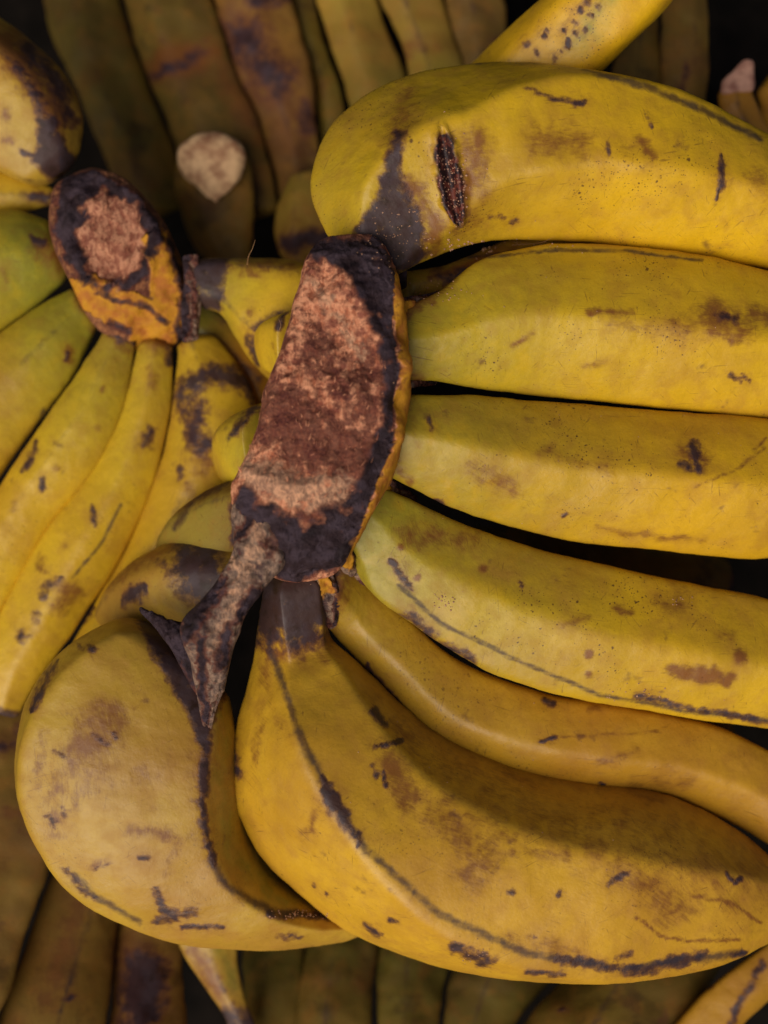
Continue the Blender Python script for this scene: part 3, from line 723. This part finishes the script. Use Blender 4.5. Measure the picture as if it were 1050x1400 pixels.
for q in ([(532, 408, 538, 426, .026), (556, 404, 560, 430, .018), (582, 400, 584, 420, .010), (604, 398, 604, 408, .004)],
          [(534, 512, 536, 532, .026), (558, 510, 558, 534, .016), (580, 514, 578, 530, .006), (598, 520, 596, 528, .0)],
          [(506, 644, 496, 668, .024), (530, 652, 520, 676, .014), (552, 664, 544, 684, .004), (572, 678, 568, 688, -.002)],
          [(468, 738, 450, 756, .022), (484, 756, 464, 776, .014), (498, 778, 482, 794, .006), (510, 798, 502, 804, .0)],
          [(452, 770, 424, 790, .018), (462, 800, 430, 812, .014), (464, 832, 440, 838, .008), (460, 856, 450, 860, .004)]):
    loft('neck_fold', A, q, M_CS, ridges=(50, 130, 200, 300), facet=.3, dr=.6, nr=60, ns=44, green=0, ridge_dark=0, bump=.002, disp=knobs, tip_dark=0,
         marks=[('d', [q[1][:2], q[3][:2]], 9, .9), ('g', [((q[0][0] + q[0][2]) / 2, (q[0][1] + q[0][3]) / 2), ((q[1][0] + q[1][2]) / 2, (q[1][1] + q[1][3]) / 2)], 16, 1.1), ('b', [q[2][2:4], q[3][2:4]], 16, .9)])
loft('neck_web', A, [(500, 320, 545, 300, .002), (498, 345, 558, 352, .008), (510, 372, 556, 378, .006), (530, 392, 556, 394, .0)], M_CS, ridges=(60, 120, 200, 300), facet=.2, dr=.5, nr=70, ns=60, green=0, ridge_dark=0, disp=knobs, tip_dark=0,
     marks=[('d', [(520, 310), (535, 350), (545, 390)], 60, 1.2)])
loft('neck_web', A, [(392, 762, 470, 755, .004), (380, 790, 476, 780, .006), (372, 815, 468, 812, .002), (380, 840, 455, 840, -.002)], M_CS, ridges=(60, 120, 200, 300), facet=.2, dr=.5, nr=80, ns=70, green=0, ridge_dark=0, disp=knobs, tip_dark=0,
     marks=[('d', [(380, 770), (430, 800), (470, 800)], 60, 1.2), ('g', [(395, 780), (420, 778)], 8, .8)])
fibre('dry_fibre', [(338, 362, -.012), (340, 350, -.004), (345, 340, .001), (349, 328, .006)], .00018, M_F, A)
fibre('dry_fibre', [(700, 335, -.004), (730, 333, .004), (745, 330, .008), (760, 322, .012)], .00014, M_F, A)
fibre('dry_fibre', [(376, 468, -.004), (378, 458, .004), (384, 446, .008), (381, 436, .010)], .00022, M_F, A)

# ============================================================ LEFT HAND
B = thing('banana_hand', 'yellow hand at left fanning down from a purple-rimmed oval crown mottled orange', 'bananas', tuple(P(150, 500, -.07)), 'hands of bananas in the heap')
ZB = -.042
def bz(l, z=ZB, dz=-.0):
    return [tuple(p[:4]) + (z + dz * i,) + tuple(p[4:]) for i, p in enumerate(l)]
loft('banana', B, bz([(55, 258, 108, 223), (5, 238, 112, 162), (-64, 197, 86, 97), (-134, 132, 34, 49), (-189, 46, -35, -6), (-199, -38, -115, -71)], ZB + .002), M_G,
     ridges=((62, 60), 150, 350, 220, 290), facet=.7, nr=180, ns=100, green=.3, ridge_dark=.4, label='banana with one flank turned dark brown',
     marks=[('d', [(50, 166), (72, 158), (88, 200), (112, 228), (82, 264), (66, 238), (44, 218), (54, 195)], 7, 1.1, 'poly'), ('d', [(30, 208), (50, 212)], 8, .8), ('d', [(38, 62), (75, 110), (98, 165)], 28, .75), ('b', [(10, 60), (45, 110), (85, 160)], 44, 1.2), ('d', [(20, 90), (50, 135), (62, 165)], 12, .75), ('b', [(5, 150), (10, 160)], 14, .8), ('b', [(8, 190), (15, 195)], 14, .9)])
loft('banana', B, bz([(78, 255, 76, 284), (30, 241, 30, 293), (-30, 233, -30, 301), (-120, 235, -120, 311), (-200, 262, -200, 296)], ZB - .008), M_L, pinch=.2, ridges=(82, 155, 17, 274), nr=110, ns=70, green=.3, marks=[('d', [(45, 270), (75, 272)], 12, .9)])
loft('banana', B, bz([(78, 295, 107, 386), (34, 289, 48, 424), (-10, 291, -4, 459), (-90, 313, -79, 519), (-180, 385, -159, 559), (-235, 465, -224, 539)], ZB), M_L, pinch=.2, ridges=((95, 100), 170, 15, 230, 300), nr=150, ns=90, green=1.1,
     marks=[('b', [(60, 340), (90, 350)], 34, .9), ('d', [(45, 325), (60, 330)], 9, .8), ('b', [(5, 370), (10, 380)], 9, .6)])
loft('banana', B, bz([(103, 383, 144, 442), (42, 427, 100, 516), (-17, 477, 44, 592), (-82, 555, -12, 674), (-132, 655, -62, 764), (-152, 730, -112, 799)], ZB), M_L, pinch=.2, ridges=((88, 92), 165, 20, 230, 300), facet=.5, nr=200, ns=100, green=.9,
     marks=[('b', [(108, 395), (140, 440)], 26, 1.0), ('d', [(112, 392), (128, 410)], 10, .8), ('b', [(95, 480), (92, 488)], 14, 1), ('d', [(92, 482), (90, 490)], 6, .8), ('b', [(120, 430), (130, 420)], 20, .7), ('r', [(60, 560), (30, 640)], 8, .6)])
loft('banana', B, bz([(143, 442, 194, 461), (101, 517, 171, 562), (45, 599, 131, 644), (-14, 690, 68, 723), (-63, 781, 3, 835), (-93, 856, -46, 903)], ZB + .002), M_L, pinch=.2, ridges=((95, 100), 160, 20, 230, 300), facet=.5, nr=200, ns=100, green=.7,
     marks=[('d', [(155, 452), (188, 468)], 16, .95), ('b', [(150, 450), (190, 475)], 30, 1.0), ('d', [(56, 655), (57, 668)], 8, .8), ('d', [(50, 600), (28, 648)], 9, .65, 'taper'), ('b', [(140, 530), (141, 533)], 9, .8), ('b', [(20, 690), (20, 695)], 10, .8), ('b', [(132, 586), (133, 590)], 8, .8), ('b', [(75, 637), (75, 639)], 9, .8)])
loft('banana', B, bz([(189, 461, 240, 468), (167, 559, 232, 562), (127, 642, 202, 686), (67, 723, 156, 782), (7, 828, 102, 863), (-29, 903, 52, 933), (-29, 962, 22, 986)], ZB + .001), M_L, pinch=.2, ridges=((85, 88, 70), 160, 15, 230, 300), facet=.6, nr=220, ns=110, green=.4, ridge_dark=.2,
     marks=[('b', [(200, 460), (232, 475)], 32, 1.0), ('d', [(232, 470), (230, 500)], 8, .8), ('d', [(203, 590), (200, 606)], 13, .85), ('b', [(203, 510), (208, 530)], 16, .9), ('r', [(165, 690), (140, 740), (100, 790)], 5, .8), ('d', [(125, 690), (130, 722)], 6, .8, 'taper'), ('b', [(60, 765), (62, 775)], 14, .9), ('d', [(85, 785), (60, 815), (50, 822)], 16, .7, 'taper'),
            ('b', [(80, 830), (95, 810)], 26, 1.0), ('d', [(30, 870), (38, 872)], 12, .7), ('b', [(90, 745), (92, 748)], 9, .8), ('d', [(45, 840), (50, 850)], 9, .7)])
loft('banana', B, bz([(235, 467, 296, 450), (238, 519, 344, 525), (231, 589, 354, 600), (203, 684, 334, 700), (158, 777, 274, 795), (113, 856, 196, 883), (87, 902, 132, 930)], ZB - .002), M_L, pinch=.2, ridges=((100, 105, 110), 165, 20, 230, 300), facet=.5, nr=220, ns=110, green=.25, label='banana with a dark curved band and a blue-black bruise below its neck',
     marks=[('d', [(248, 545), (262, 522), (290, 510), (320, 515), (345, 530)], 22, .95), ('d', [(262, 560), (268, 590), (275, 610)], 30, .8), ('b', [(262, 560), (275, 625)], 36, 1.0), ('d', [(245, 640), (248, 650)], 9, .7), ('b', [(290, 625), (280, 635)], 18, .9), ('d', [(222, 570), (212, 630), (200, 670)], 6, .8, 'taper'),
            ('b', [(258, 660), (262, 690)], 10, .6), ('d', [(130, 830), (105, 858)], 12, .7, 'taper'), ('b', [(240, 470), (270, 455)], 22, .8)])
loft('banana', B, bz([(272, 413, 249, 460), (309, 435, 286, 490), (343, 465, 318, 526), (369, 500, 344, 564), (392, 555, 367, 604)], ZB - .012), M_A, ridges=(82, 155, 17, 274), nr=110, ns=70, green=1.2, marks=[('b', [(310, 480), (340, 500)], 16, .8), ('d', [(335, 500), (352, 520)], 12, .7)])
loft('banana', B, bz([(257, 347, 268, 430), (300, 352, 300, 429), (353, 353, 324, 466), (406, 357, 350, 502), (456, 380, 396, 539), (501, 425, 453, 564)], ZB + .012), M_L, pinch=.2, ridges=((120, 140), 60, 350, 220, 280), nr=150, ns=90, green=.9, label='short banana with a blue-grey neck passing under the big crown',
     marks=[('d', [(258, 350), (314, 352), (306, 385), (302, 426), (258, 430)], 7, 1.0, 'poly'), ('b', [(320, 362), (400, 366)], 16, .9), ('d', [(352, 490), (350, 465), (366, 445), (385, 440)], 18, .85), ('b', [(342, 428), (345, 426)], 8, .9), ('b', [(330, 372), (350, 376)], 12, .7)])
def crownB_disp(px, py, facing, V):
    w_ = fbm(np.stack([px, py, px * 0], 1) / 22, 77, 3)
    r = np.hypot((px - 152) / 52, (py - 325) / 62) + .35 * w_
    h = -.0014 * sstep(1.1, .75, r) + .0012 * np.exp(-((r - 1.08) / .2) ** 2)
    return facing * (h + .0030 * fbm(V * 120, 43, 4) + .0006 * fbm(V * 700, 49, 3))
loft('crown', B, [(84, 246, 122, 230, -.036), (72, 285, 172, 248, -.034), (78, 338, 212, 288, -.034), (100, 390, 240, 335, -.036), (120, 430, 255, 385, -.041), (150, 458, 260, 430, -.047), (200, 484, 258, 466, -.052)], M_CB, ridges=(40, 140, 220, 320), facet=.1, square=.3, dr=.75, nr=160, ns=130, green=0, ridge_dark=0, bump=.0015, disp=crownB_disp, tip_dark=0,
     marks=[('d', [(84, 240), (130, 232), (180, 262), (215, 300), (225, 330), (200, 345), (205, 372), (175, 398), (130, 390), (95, 350), (76, 290)], 5, .9, 'poly'),
            ('d', [(92, 265), (88, 320), (112, 368), (150, 392)], 20, 1.2), ('d', [(110, 255), (160, 270), (205, 305), (205, 340)], 18, 1.1), ('d', [(232, 330), (248, 390), (250, 430)], 12, .9),
            ('b', [(172, 285), (180, 320), (175, 350)], 26, 1.1), ('b', [(130, 345), (150, 375)], 20, .8), ('b', [(140, 290), (150, 320)], 40, .5), ('p', [(104, 290), (134, 268), (172, 268), (194, 305), (190, 355), (172, 394), (138, 390), (108, 350)], 16, 1.5, 'poly'), ('g', [(216, 335), (232, 360), (225, 395)], 34, 1.5), ('g', [(115, 400), (170, 420), (230, 440), (200, 460)], 36, 1.5),
            ('d', [(130, 400), (165, 412), (200, 418), (225, 440)], 8, .75), ('d', [(150, 440), (175, 452)], 9, .7), ('d', [(240, 440), (250, 470)], 12, .8), ('b', [(180, 395), (215, 400)], 14, .9)])
loft('neck_scar', B, bz([(250, 350, 272, 346), (252, 385, 276, 385), (248, 425, 274, 425), (250, 470, 270, 465)], -.026), M_CS, ridges=(50, 140, 270), facet=.2, dr=.8, nr=70, ns=60, green=0, ridge_dark=0, disp=knobs, tip_dark=0, marks=[('d', [(252, 345), (250, 470)], 13, 1.1), ('b', [(266, 350), (266, 430)], 10, .8)])
# repaint the oval centre: bare flesh shows where the dark polygon has been cut out
def clear_centre(o):
    me = o.data; n = len(me.vertices)
    co = np.empty(n * 3); me.vertices.foreach_get('co', co); co = co.reshape(-1, 3) + np.array(o.parent.location)
    px, py = toPx(co)
    c = np.empty(n * 4, np.float32); a = me.attributes['mk'].data; a.foreach_get('color', c); c = c.reshape(-1, 4)
    r = np.hypot((px - 153) / 46, (py - 326) / 56) + .45 * fbm(np.stack([px, py, px * 0], 1) / 20, 91, 4)
    c[:, 0] *= sstep(.85, 1.3, r)
    a.foreach_set('color', c.ravel())
for o in B.children:
    if o.name.startswith('crown'): clear_centre(o)
def clear_cut(o):
    me = o.data; n = len(me.vertices)
    co = np.empty(n * 3); me.vertices.foreach_get('co', co); co = co.reshape(-1, 3) + np.array(o.parent.location)
    px, py = toPx(co)
    c = np.empty(n * 4, np.float32); a = me.attributes['mk'].data; a.foreach_get('color', c); c = c.reshape(-1, 4)
    poly = [(424, 356), (408, 400), (390, 480), (356, 545), (345, 590), (322, 655), (350, 690), (420, 722), (482, 690), (506, 625), (522, 560), (524, 500), (506, 440), (486, 405), (462, 368)]
    ins = inside(px, py, poly); dd, _ = poly_dist(px, py, poly + [poly[0]])
    sdf = np.where(ins, dd, -dd)
    c[:, 0] *= sstep(26, -14, sdf + 16 * fbm(co * 150, 5, 3))
    rimx = inside(px, py, [(540, 372), (536, 440), (545, 500), (536, 560), (538, 610), (515, 660), (490, 730), (470, 775), (520, 790), (640, 560), (600, 400)])
    c[:, 0] *= np.where(rimx, .22, 1)
    a.foreach_set('color', c.ravel())
for o in A.children:
    if o.name.startswith('crown'): clear_cut(o)

# ============================================================ BACK HAND (top, in the shade)
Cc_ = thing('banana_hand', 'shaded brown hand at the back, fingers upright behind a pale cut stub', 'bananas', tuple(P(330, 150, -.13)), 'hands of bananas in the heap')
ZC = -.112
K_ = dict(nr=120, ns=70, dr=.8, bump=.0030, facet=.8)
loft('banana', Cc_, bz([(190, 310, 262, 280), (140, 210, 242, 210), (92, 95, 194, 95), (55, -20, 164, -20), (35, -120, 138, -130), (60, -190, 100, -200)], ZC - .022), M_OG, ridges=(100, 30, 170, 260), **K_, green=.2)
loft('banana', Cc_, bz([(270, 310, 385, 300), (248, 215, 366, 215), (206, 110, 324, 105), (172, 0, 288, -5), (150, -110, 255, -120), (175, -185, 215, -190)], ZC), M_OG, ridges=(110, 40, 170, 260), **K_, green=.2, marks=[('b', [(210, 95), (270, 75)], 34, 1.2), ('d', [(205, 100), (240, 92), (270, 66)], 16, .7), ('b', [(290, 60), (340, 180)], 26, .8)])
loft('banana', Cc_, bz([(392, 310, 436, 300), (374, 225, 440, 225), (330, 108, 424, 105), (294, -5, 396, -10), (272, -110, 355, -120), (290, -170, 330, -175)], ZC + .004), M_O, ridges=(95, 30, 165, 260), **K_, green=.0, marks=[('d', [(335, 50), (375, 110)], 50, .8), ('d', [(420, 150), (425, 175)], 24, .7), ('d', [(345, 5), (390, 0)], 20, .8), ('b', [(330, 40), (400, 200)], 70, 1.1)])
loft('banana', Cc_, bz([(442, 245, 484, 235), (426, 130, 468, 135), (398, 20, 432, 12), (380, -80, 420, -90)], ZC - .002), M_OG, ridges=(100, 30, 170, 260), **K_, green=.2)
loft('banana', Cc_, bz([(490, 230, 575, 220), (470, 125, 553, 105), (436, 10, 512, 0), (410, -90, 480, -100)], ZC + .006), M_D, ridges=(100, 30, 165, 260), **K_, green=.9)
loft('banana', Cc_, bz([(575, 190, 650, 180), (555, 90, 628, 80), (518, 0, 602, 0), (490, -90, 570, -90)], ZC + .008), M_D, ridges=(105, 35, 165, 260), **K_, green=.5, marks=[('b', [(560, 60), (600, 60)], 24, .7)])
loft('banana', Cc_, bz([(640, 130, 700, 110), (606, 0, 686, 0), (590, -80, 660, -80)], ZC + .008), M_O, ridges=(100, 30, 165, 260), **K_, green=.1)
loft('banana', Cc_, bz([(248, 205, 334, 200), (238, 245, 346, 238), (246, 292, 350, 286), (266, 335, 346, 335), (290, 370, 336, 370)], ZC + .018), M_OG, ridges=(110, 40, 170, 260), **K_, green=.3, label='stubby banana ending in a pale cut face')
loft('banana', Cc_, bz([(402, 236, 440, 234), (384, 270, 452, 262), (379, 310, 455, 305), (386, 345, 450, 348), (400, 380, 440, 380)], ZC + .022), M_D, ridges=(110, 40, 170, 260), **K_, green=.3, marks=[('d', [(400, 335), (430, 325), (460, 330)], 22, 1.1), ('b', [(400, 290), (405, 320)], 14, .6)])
loft('cut_stub', Cc_, bz([(282, 182, 304, 182), (254, 196, 326, 196), (246, 218, 334, 216), (252, 240, 332, 240), (272, 262, 320, 260), (284, 278, 306, 276)], ZC + .037), M_TS, ridges=(60, 130, 220, 300), facet=.6, dr=.42, nr=70, ns=60, green=0, bump=.003, tip_dark=0)

# ============================================================ TOP RIGHT
G1 = thing('banana', 'bright yellow banana with small black spots crossing behind the hand at the top edge', 'banana', tuple(P(740, 60, -.08)), 'single bananas between the hands')
loft('body', G1, [(560, 170, 640, 260, -.05), (602, 128, 690, 222, -.040), (652, 78, 744, 172, -.026), (736, 0, 828, 92, -.010), (820, -80, 912, 8, .0), (905, -150, 975, -80, .005)], M_Y, ridges=((120, 122), 40, 190, 260, 330), facet=.6, nr=160, ns=90, green=.15, ridge_dark=.1,
     marks=spots('d', [(719, 62, 7), (732, 72, 6), (746, 50, 7), (747, 40, 6), (770, 42, 6), (778, 62, 8), (786, 45, 9), (800, 40, 7), (795, 15, 8), (807, 22, 8), (820, 8, 8), (757, 78, 7), (768, 72, 5), (784, 30, 6), (805, 5, 8), (776, 55, 6)], .95) + [('g', [(790, 60), (830, 0)], 26, .6)])
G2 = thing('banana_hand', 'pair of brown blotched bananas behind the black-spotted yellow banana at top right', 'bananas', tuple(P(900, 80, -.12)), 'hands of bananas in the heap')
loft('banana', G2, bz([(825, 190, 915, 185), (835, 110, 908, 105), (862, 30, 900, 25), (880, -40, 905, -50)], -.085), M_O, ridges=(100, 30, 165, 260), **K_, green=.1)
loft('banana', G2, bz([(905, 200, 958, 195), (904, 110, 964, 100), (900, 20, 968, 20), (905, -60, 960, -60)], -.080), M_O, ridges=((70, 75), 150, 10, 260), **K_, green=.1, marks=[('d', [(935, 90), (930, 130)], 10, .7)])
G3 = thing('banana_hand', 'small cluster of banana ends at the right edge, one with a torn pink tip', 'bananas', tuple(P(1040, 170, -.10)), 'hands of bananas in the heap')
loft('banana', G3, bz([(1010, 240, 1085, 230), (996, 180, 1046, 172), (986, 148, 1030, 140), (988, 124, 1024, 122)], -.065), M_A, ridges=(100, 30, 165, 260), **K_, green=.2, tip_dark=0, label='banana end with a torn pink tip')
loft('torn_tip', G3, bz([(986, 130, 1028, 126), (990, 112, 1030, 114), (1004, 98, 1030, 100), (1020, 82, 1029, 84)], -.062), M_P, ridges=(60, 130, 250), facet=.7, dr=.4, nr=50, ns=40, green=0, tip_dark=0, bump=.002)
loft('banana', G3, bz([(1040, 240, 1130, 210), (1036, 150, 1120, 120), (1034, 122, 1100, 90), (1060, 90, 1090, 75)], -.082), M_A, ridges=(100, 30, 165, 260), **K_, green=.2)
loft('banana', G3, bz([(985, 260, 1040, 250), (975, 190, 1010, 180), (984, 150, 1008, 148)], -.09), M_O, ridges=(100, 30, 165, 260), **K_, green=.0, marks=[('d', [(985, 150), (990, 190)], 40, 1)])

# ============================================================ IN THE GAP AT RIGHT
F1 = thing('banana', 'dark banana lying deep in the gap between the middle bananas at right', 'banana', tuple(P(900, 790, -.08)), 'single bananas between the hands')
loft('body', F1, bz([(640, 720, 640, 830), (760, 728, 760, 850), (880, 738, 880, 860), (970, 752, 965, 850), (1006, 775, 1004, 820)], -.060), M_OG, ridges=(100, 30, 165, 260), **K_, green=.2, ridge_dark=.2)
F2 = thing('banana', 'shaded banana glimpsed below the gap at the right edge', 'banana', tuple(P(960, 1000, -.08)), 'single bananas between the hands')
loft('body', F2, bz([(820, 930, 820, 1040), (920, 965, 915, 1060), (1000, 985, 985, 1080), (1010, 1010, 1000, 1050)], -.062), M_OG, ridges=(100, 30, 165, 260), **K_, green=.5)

# ============================================================ BOTTOM
ZE = -.085  # unseen lower ends are extended and raised to throw shade on visible bananas
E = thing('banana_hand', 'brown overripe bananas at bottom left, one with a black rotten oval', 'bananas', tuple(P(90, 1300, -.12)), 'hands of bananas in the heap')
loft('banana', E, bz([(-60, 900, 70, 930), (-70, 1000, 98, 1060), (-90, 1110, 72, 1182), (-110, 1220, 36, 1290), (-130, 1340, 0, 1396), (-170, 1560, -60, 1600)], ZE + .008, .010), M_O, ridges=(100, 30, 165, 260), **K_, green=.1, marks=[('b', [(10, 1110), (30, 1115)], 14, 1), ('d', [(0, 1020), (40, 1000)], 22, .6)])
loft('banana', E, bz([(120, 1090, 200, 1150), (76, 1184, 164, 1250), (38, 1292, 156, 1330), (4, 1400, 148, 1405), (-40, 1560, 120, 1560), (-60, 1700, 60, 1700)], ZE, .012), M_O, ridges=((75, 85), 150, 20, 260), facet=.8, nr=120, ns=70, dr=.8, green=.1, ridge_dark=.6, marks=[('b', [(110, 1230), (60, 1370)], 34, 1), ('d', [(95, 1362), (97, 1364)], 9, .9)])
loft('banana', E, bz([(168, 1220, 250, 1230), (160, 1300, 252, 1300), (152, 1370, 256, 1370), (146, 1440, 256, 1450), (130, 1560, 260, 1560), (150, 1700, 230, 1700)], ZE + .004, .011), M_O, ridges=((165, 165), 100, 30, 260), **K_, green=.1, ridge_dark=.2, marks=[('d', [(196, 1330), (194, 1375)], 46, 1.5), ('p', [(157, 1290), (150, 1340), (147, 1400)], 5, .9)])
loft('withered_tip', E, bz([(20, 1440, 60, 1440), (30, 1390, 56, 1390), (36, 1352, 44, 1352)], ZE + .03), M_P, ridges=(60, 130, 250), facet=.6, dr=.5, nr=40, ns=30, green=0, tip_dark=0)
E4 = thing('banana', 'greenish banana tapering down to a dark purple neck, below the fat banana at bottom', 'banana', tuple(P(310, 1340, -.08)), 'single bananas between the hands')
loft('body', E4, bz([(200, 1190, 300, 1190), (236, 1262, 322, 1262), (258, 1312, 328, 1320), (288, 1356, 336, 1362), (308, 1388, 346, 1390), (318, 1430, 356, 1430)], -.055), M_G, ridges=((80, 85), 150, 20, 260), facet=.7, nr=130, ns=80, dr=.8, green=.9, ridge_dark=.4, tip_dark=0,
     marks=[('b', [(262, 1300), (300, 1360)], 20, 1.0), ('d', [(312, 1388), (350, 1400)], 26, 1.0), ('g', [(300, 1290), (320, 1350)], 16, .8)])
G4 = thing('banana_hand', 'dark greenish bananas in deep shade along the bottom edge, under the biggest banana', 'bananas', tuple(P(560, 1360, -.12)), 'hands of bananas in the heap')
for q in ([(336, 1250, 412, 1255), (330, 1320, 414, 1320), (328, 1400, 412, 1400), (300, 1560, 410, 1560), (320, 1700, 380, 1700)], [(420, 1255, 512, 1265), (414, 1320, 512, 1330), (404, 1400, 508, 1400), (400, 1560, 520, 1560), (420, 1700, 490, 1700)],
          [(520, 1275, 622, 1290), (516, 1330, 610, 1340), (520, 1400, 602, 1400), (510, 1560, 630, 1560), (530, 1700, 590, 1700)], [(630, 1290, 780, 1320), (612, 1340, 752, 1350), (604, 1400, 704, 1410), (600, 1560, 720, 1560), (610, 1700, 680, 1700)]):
    loft('banana', G4, bz([q[0] , q[1], q[2]] + q[3:], ZE - .012, .012), M_OG, ridges=(100, 30, 165, 260), **K_, green=.9)  # out-of-view ends stretched and lifted here too, for their shade
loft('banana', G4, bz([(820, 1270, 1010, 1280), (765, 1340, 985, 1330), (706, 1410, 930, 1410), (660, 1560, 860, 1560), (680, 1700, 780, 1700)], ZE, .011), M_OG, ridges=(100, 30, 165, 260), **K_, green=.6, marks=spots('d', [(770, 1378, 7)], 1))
E10 = thing('banana', 'lit banana end with a purple-black edge in the bottom right corner', 'banana', tuple(P(1000, 1360, -.05)), 'single bananas between the hands')
loft('body', E10, bz([(1130, 1210, 1165, 1260), (1050, 1284, 1092, 1330), (976, 1340, 1022, 1392), (916, 1402, 972, 1456), (850, 1480, 910, 1520)], -.045), M_A, ridges=((80, 85), 150, 10, 260), facet=.7, nr=130, ns=80, dr=.8, green=.2, ridge_dark=.2,
     marks=[('d', [(1044, 1318), (1022, 1350), (998, 1400)], 8, .95), ('b', [(965, 1352), (972, 1350)], 7, 1)])

# ============================================================ DUST AND MOULD GRAINS (tiny, uncountable)
from mathutils.bvhtree import BVHTree
def grains(parent, spots_, seed=5):
    rnd = random.Random(seed)
    Vs, Fs = [], []
    off = Vector(parent.location)
    for o in parent.children:
        if o.name.split('.')[0] not in ('banana', 'body', 'crown', 'stalk_stub'): continue
        b = len(Vs)
        Vs += [tuple(v.co + off) for v in o.data.vertices]
        Fs += [tuple(b + k for k in p.vertices) for p in o.data.polygons]
    tree = BVHTree.FromPolygons(Vs, Fs)
    V, F = [], []
    org = Vector((0, 0, H))
    for (x, y, sx, sy, n, r0) in spots_:
        for _ in range(n):
            q = Vector(P(x + rnd.gauss(0, sx), y + rnd.gauss(0, sy), 0)) - org
            hit, nrm, idx, dist = tree.ray_cast(org, q.normalized())
            if hit is None: continue
            r = r0 * S * rnd.uniform(.5, 1.3)
            b = len(V)
            for dx_, dy_, dz_ in ((1, 0, 0), (-1, 0, 0), (0, 1, 0), (0, -1, 0), (0, 0, 1), (0, 0, -1)):
                k = r * rnd.uniform(.7, 1.2)
                V.append((hit.x + dx_ * k, hit.y + dy_ * k, hit.z + dz_ * k * .8 + r * .3))
            for f in ((0, 2, 4), (2, 1, 4), (1, 3, 4), (3, 0, 4), (2, 0, 5), (1, 2, 5), (3, 1, 5), (0, 3, 5)):
                F.append(tuple(b + k for k in f))
    me = bpy.data.meshes.new('dust_grains'); me.from_pydata(V, [], F)
    o = link_mesh('dust_grains', me, M_GR, parent); o['kind'] = 'stuff'
M_GR = plain('pale_grain', rgb(206, 160, 126), rgb(150, 108, 84), .8, 400)
grains(A, [(620, 250, 13, 40, 44, 1.2), (632, 240, 5, 30, 16, 1.7), (640, 338, 22, 6, 60, 1.9), (540, 320, 26, 26, 90, 1.1), (600, 400, 30, 10, 30, 1.2), (610, 822, 8, 6, 24, 1.3), (740, 332, 30, 3, 30, 1.1),
           (410, 1250, 26, 3, 44, 1.5), (870, 948, 30, 5, 24, 1.3), (650, 1305, 16, 6, 26, 1.0), (930, 822, 10, 4, 12, 1.2), (800, 600, 200, 200, 60, .8), (600, 1100, 200, 120, 40, .8)])

# torn fibres standing up from the cut crowns
def torn_fibres(parent, poly, n, ln, seed):
    rnd = random.Random(seed)
    off = Vector(parent.location)
    o = [c for c in parent.children if c.name.split('.')[0] == 'crown'][0]
    tree = BVHTree.FromPolygons([tuple(v.co + off) for v in o.data.vertices], [tuple(p.vertices) for p in o.data.polygons])
    org = Vector((0, 0, H)); V, F = [], []
    xs = [p[0] for p in poly]; ys = [p[1] for p in poly]
    k = 0
    while k < n:
        x, y = rnd.uniform(min(xs), max(xs)), rnd.uniform(min(ys), max(ys))
        if not inside(np.array([x]), np.array([y]), poly)[0]: continue
        k += 1
        hit, nrm, idx, dist = tree.ray_cast(org, (Vector(P(x, y, 0)) - org).normalized())
        if hit is None: continue
        a = rnd.gauss(math.radians(75), .6); L_ = ln * rnd.uniform(.4, 1.2)
        d = Vector((math.cos(a), math.sin(a), rnd.uniform(.05, .45))) * L_
        side = Vector((-math.sin(a), math.cos(a), 0)) * rnd.uniform(.00012, .00034)
        b = len(V)
        bend = Vector((rnd.uniform(-.3, .3), rnd.uniform(-.3, .3), 0)) * L_
        for j, (u, wv) in enumerate(((0, 1), (.5, .8), (1, .1))):
            c = hit + d * u + bend * u * u - Vector((0, 0, .0003)) * (1 - u)
            V += [tuple(c + side * wv), tuple(c - side * wv), tuple(c + Vector((0, 0, .0003 * wv)))]
        for j in range(2):
            for e in range(3):
                F.append((b + j * 3 + e, b + j * 3 + (e + 1) % 3, b + j * 3 + 3 + (e + 1) % 3, b + j * 3 + 3 + e))
    me = bpy.data.meshes.new('torn_fibres'); me.from_pydata(V, [], F)
    t = link_mesh('torn_fibres', me, M_FB, parent); t['kind'] = 'stuff'
M_FB = plain('torn_fibre', rgb(206, 140, 104), rgb(120, 66, 48), .8, 220)
torn_fibres(A, [(424, 356), (408, 400), (390, 480), (356, 545), (345, 590), (325, 655), (420, 700), (480, 680), (512, 625), (528, 560), (530, 500), (512, 440), (486, 405), (462, 368)], 240, .0024, 3)
torn_fibres(B, [(110, 290), (134, 272), (172, 272), (190, 305), (186, 350), (170, 386), (138, 382), (112, 345)], 90, .0022, 4)
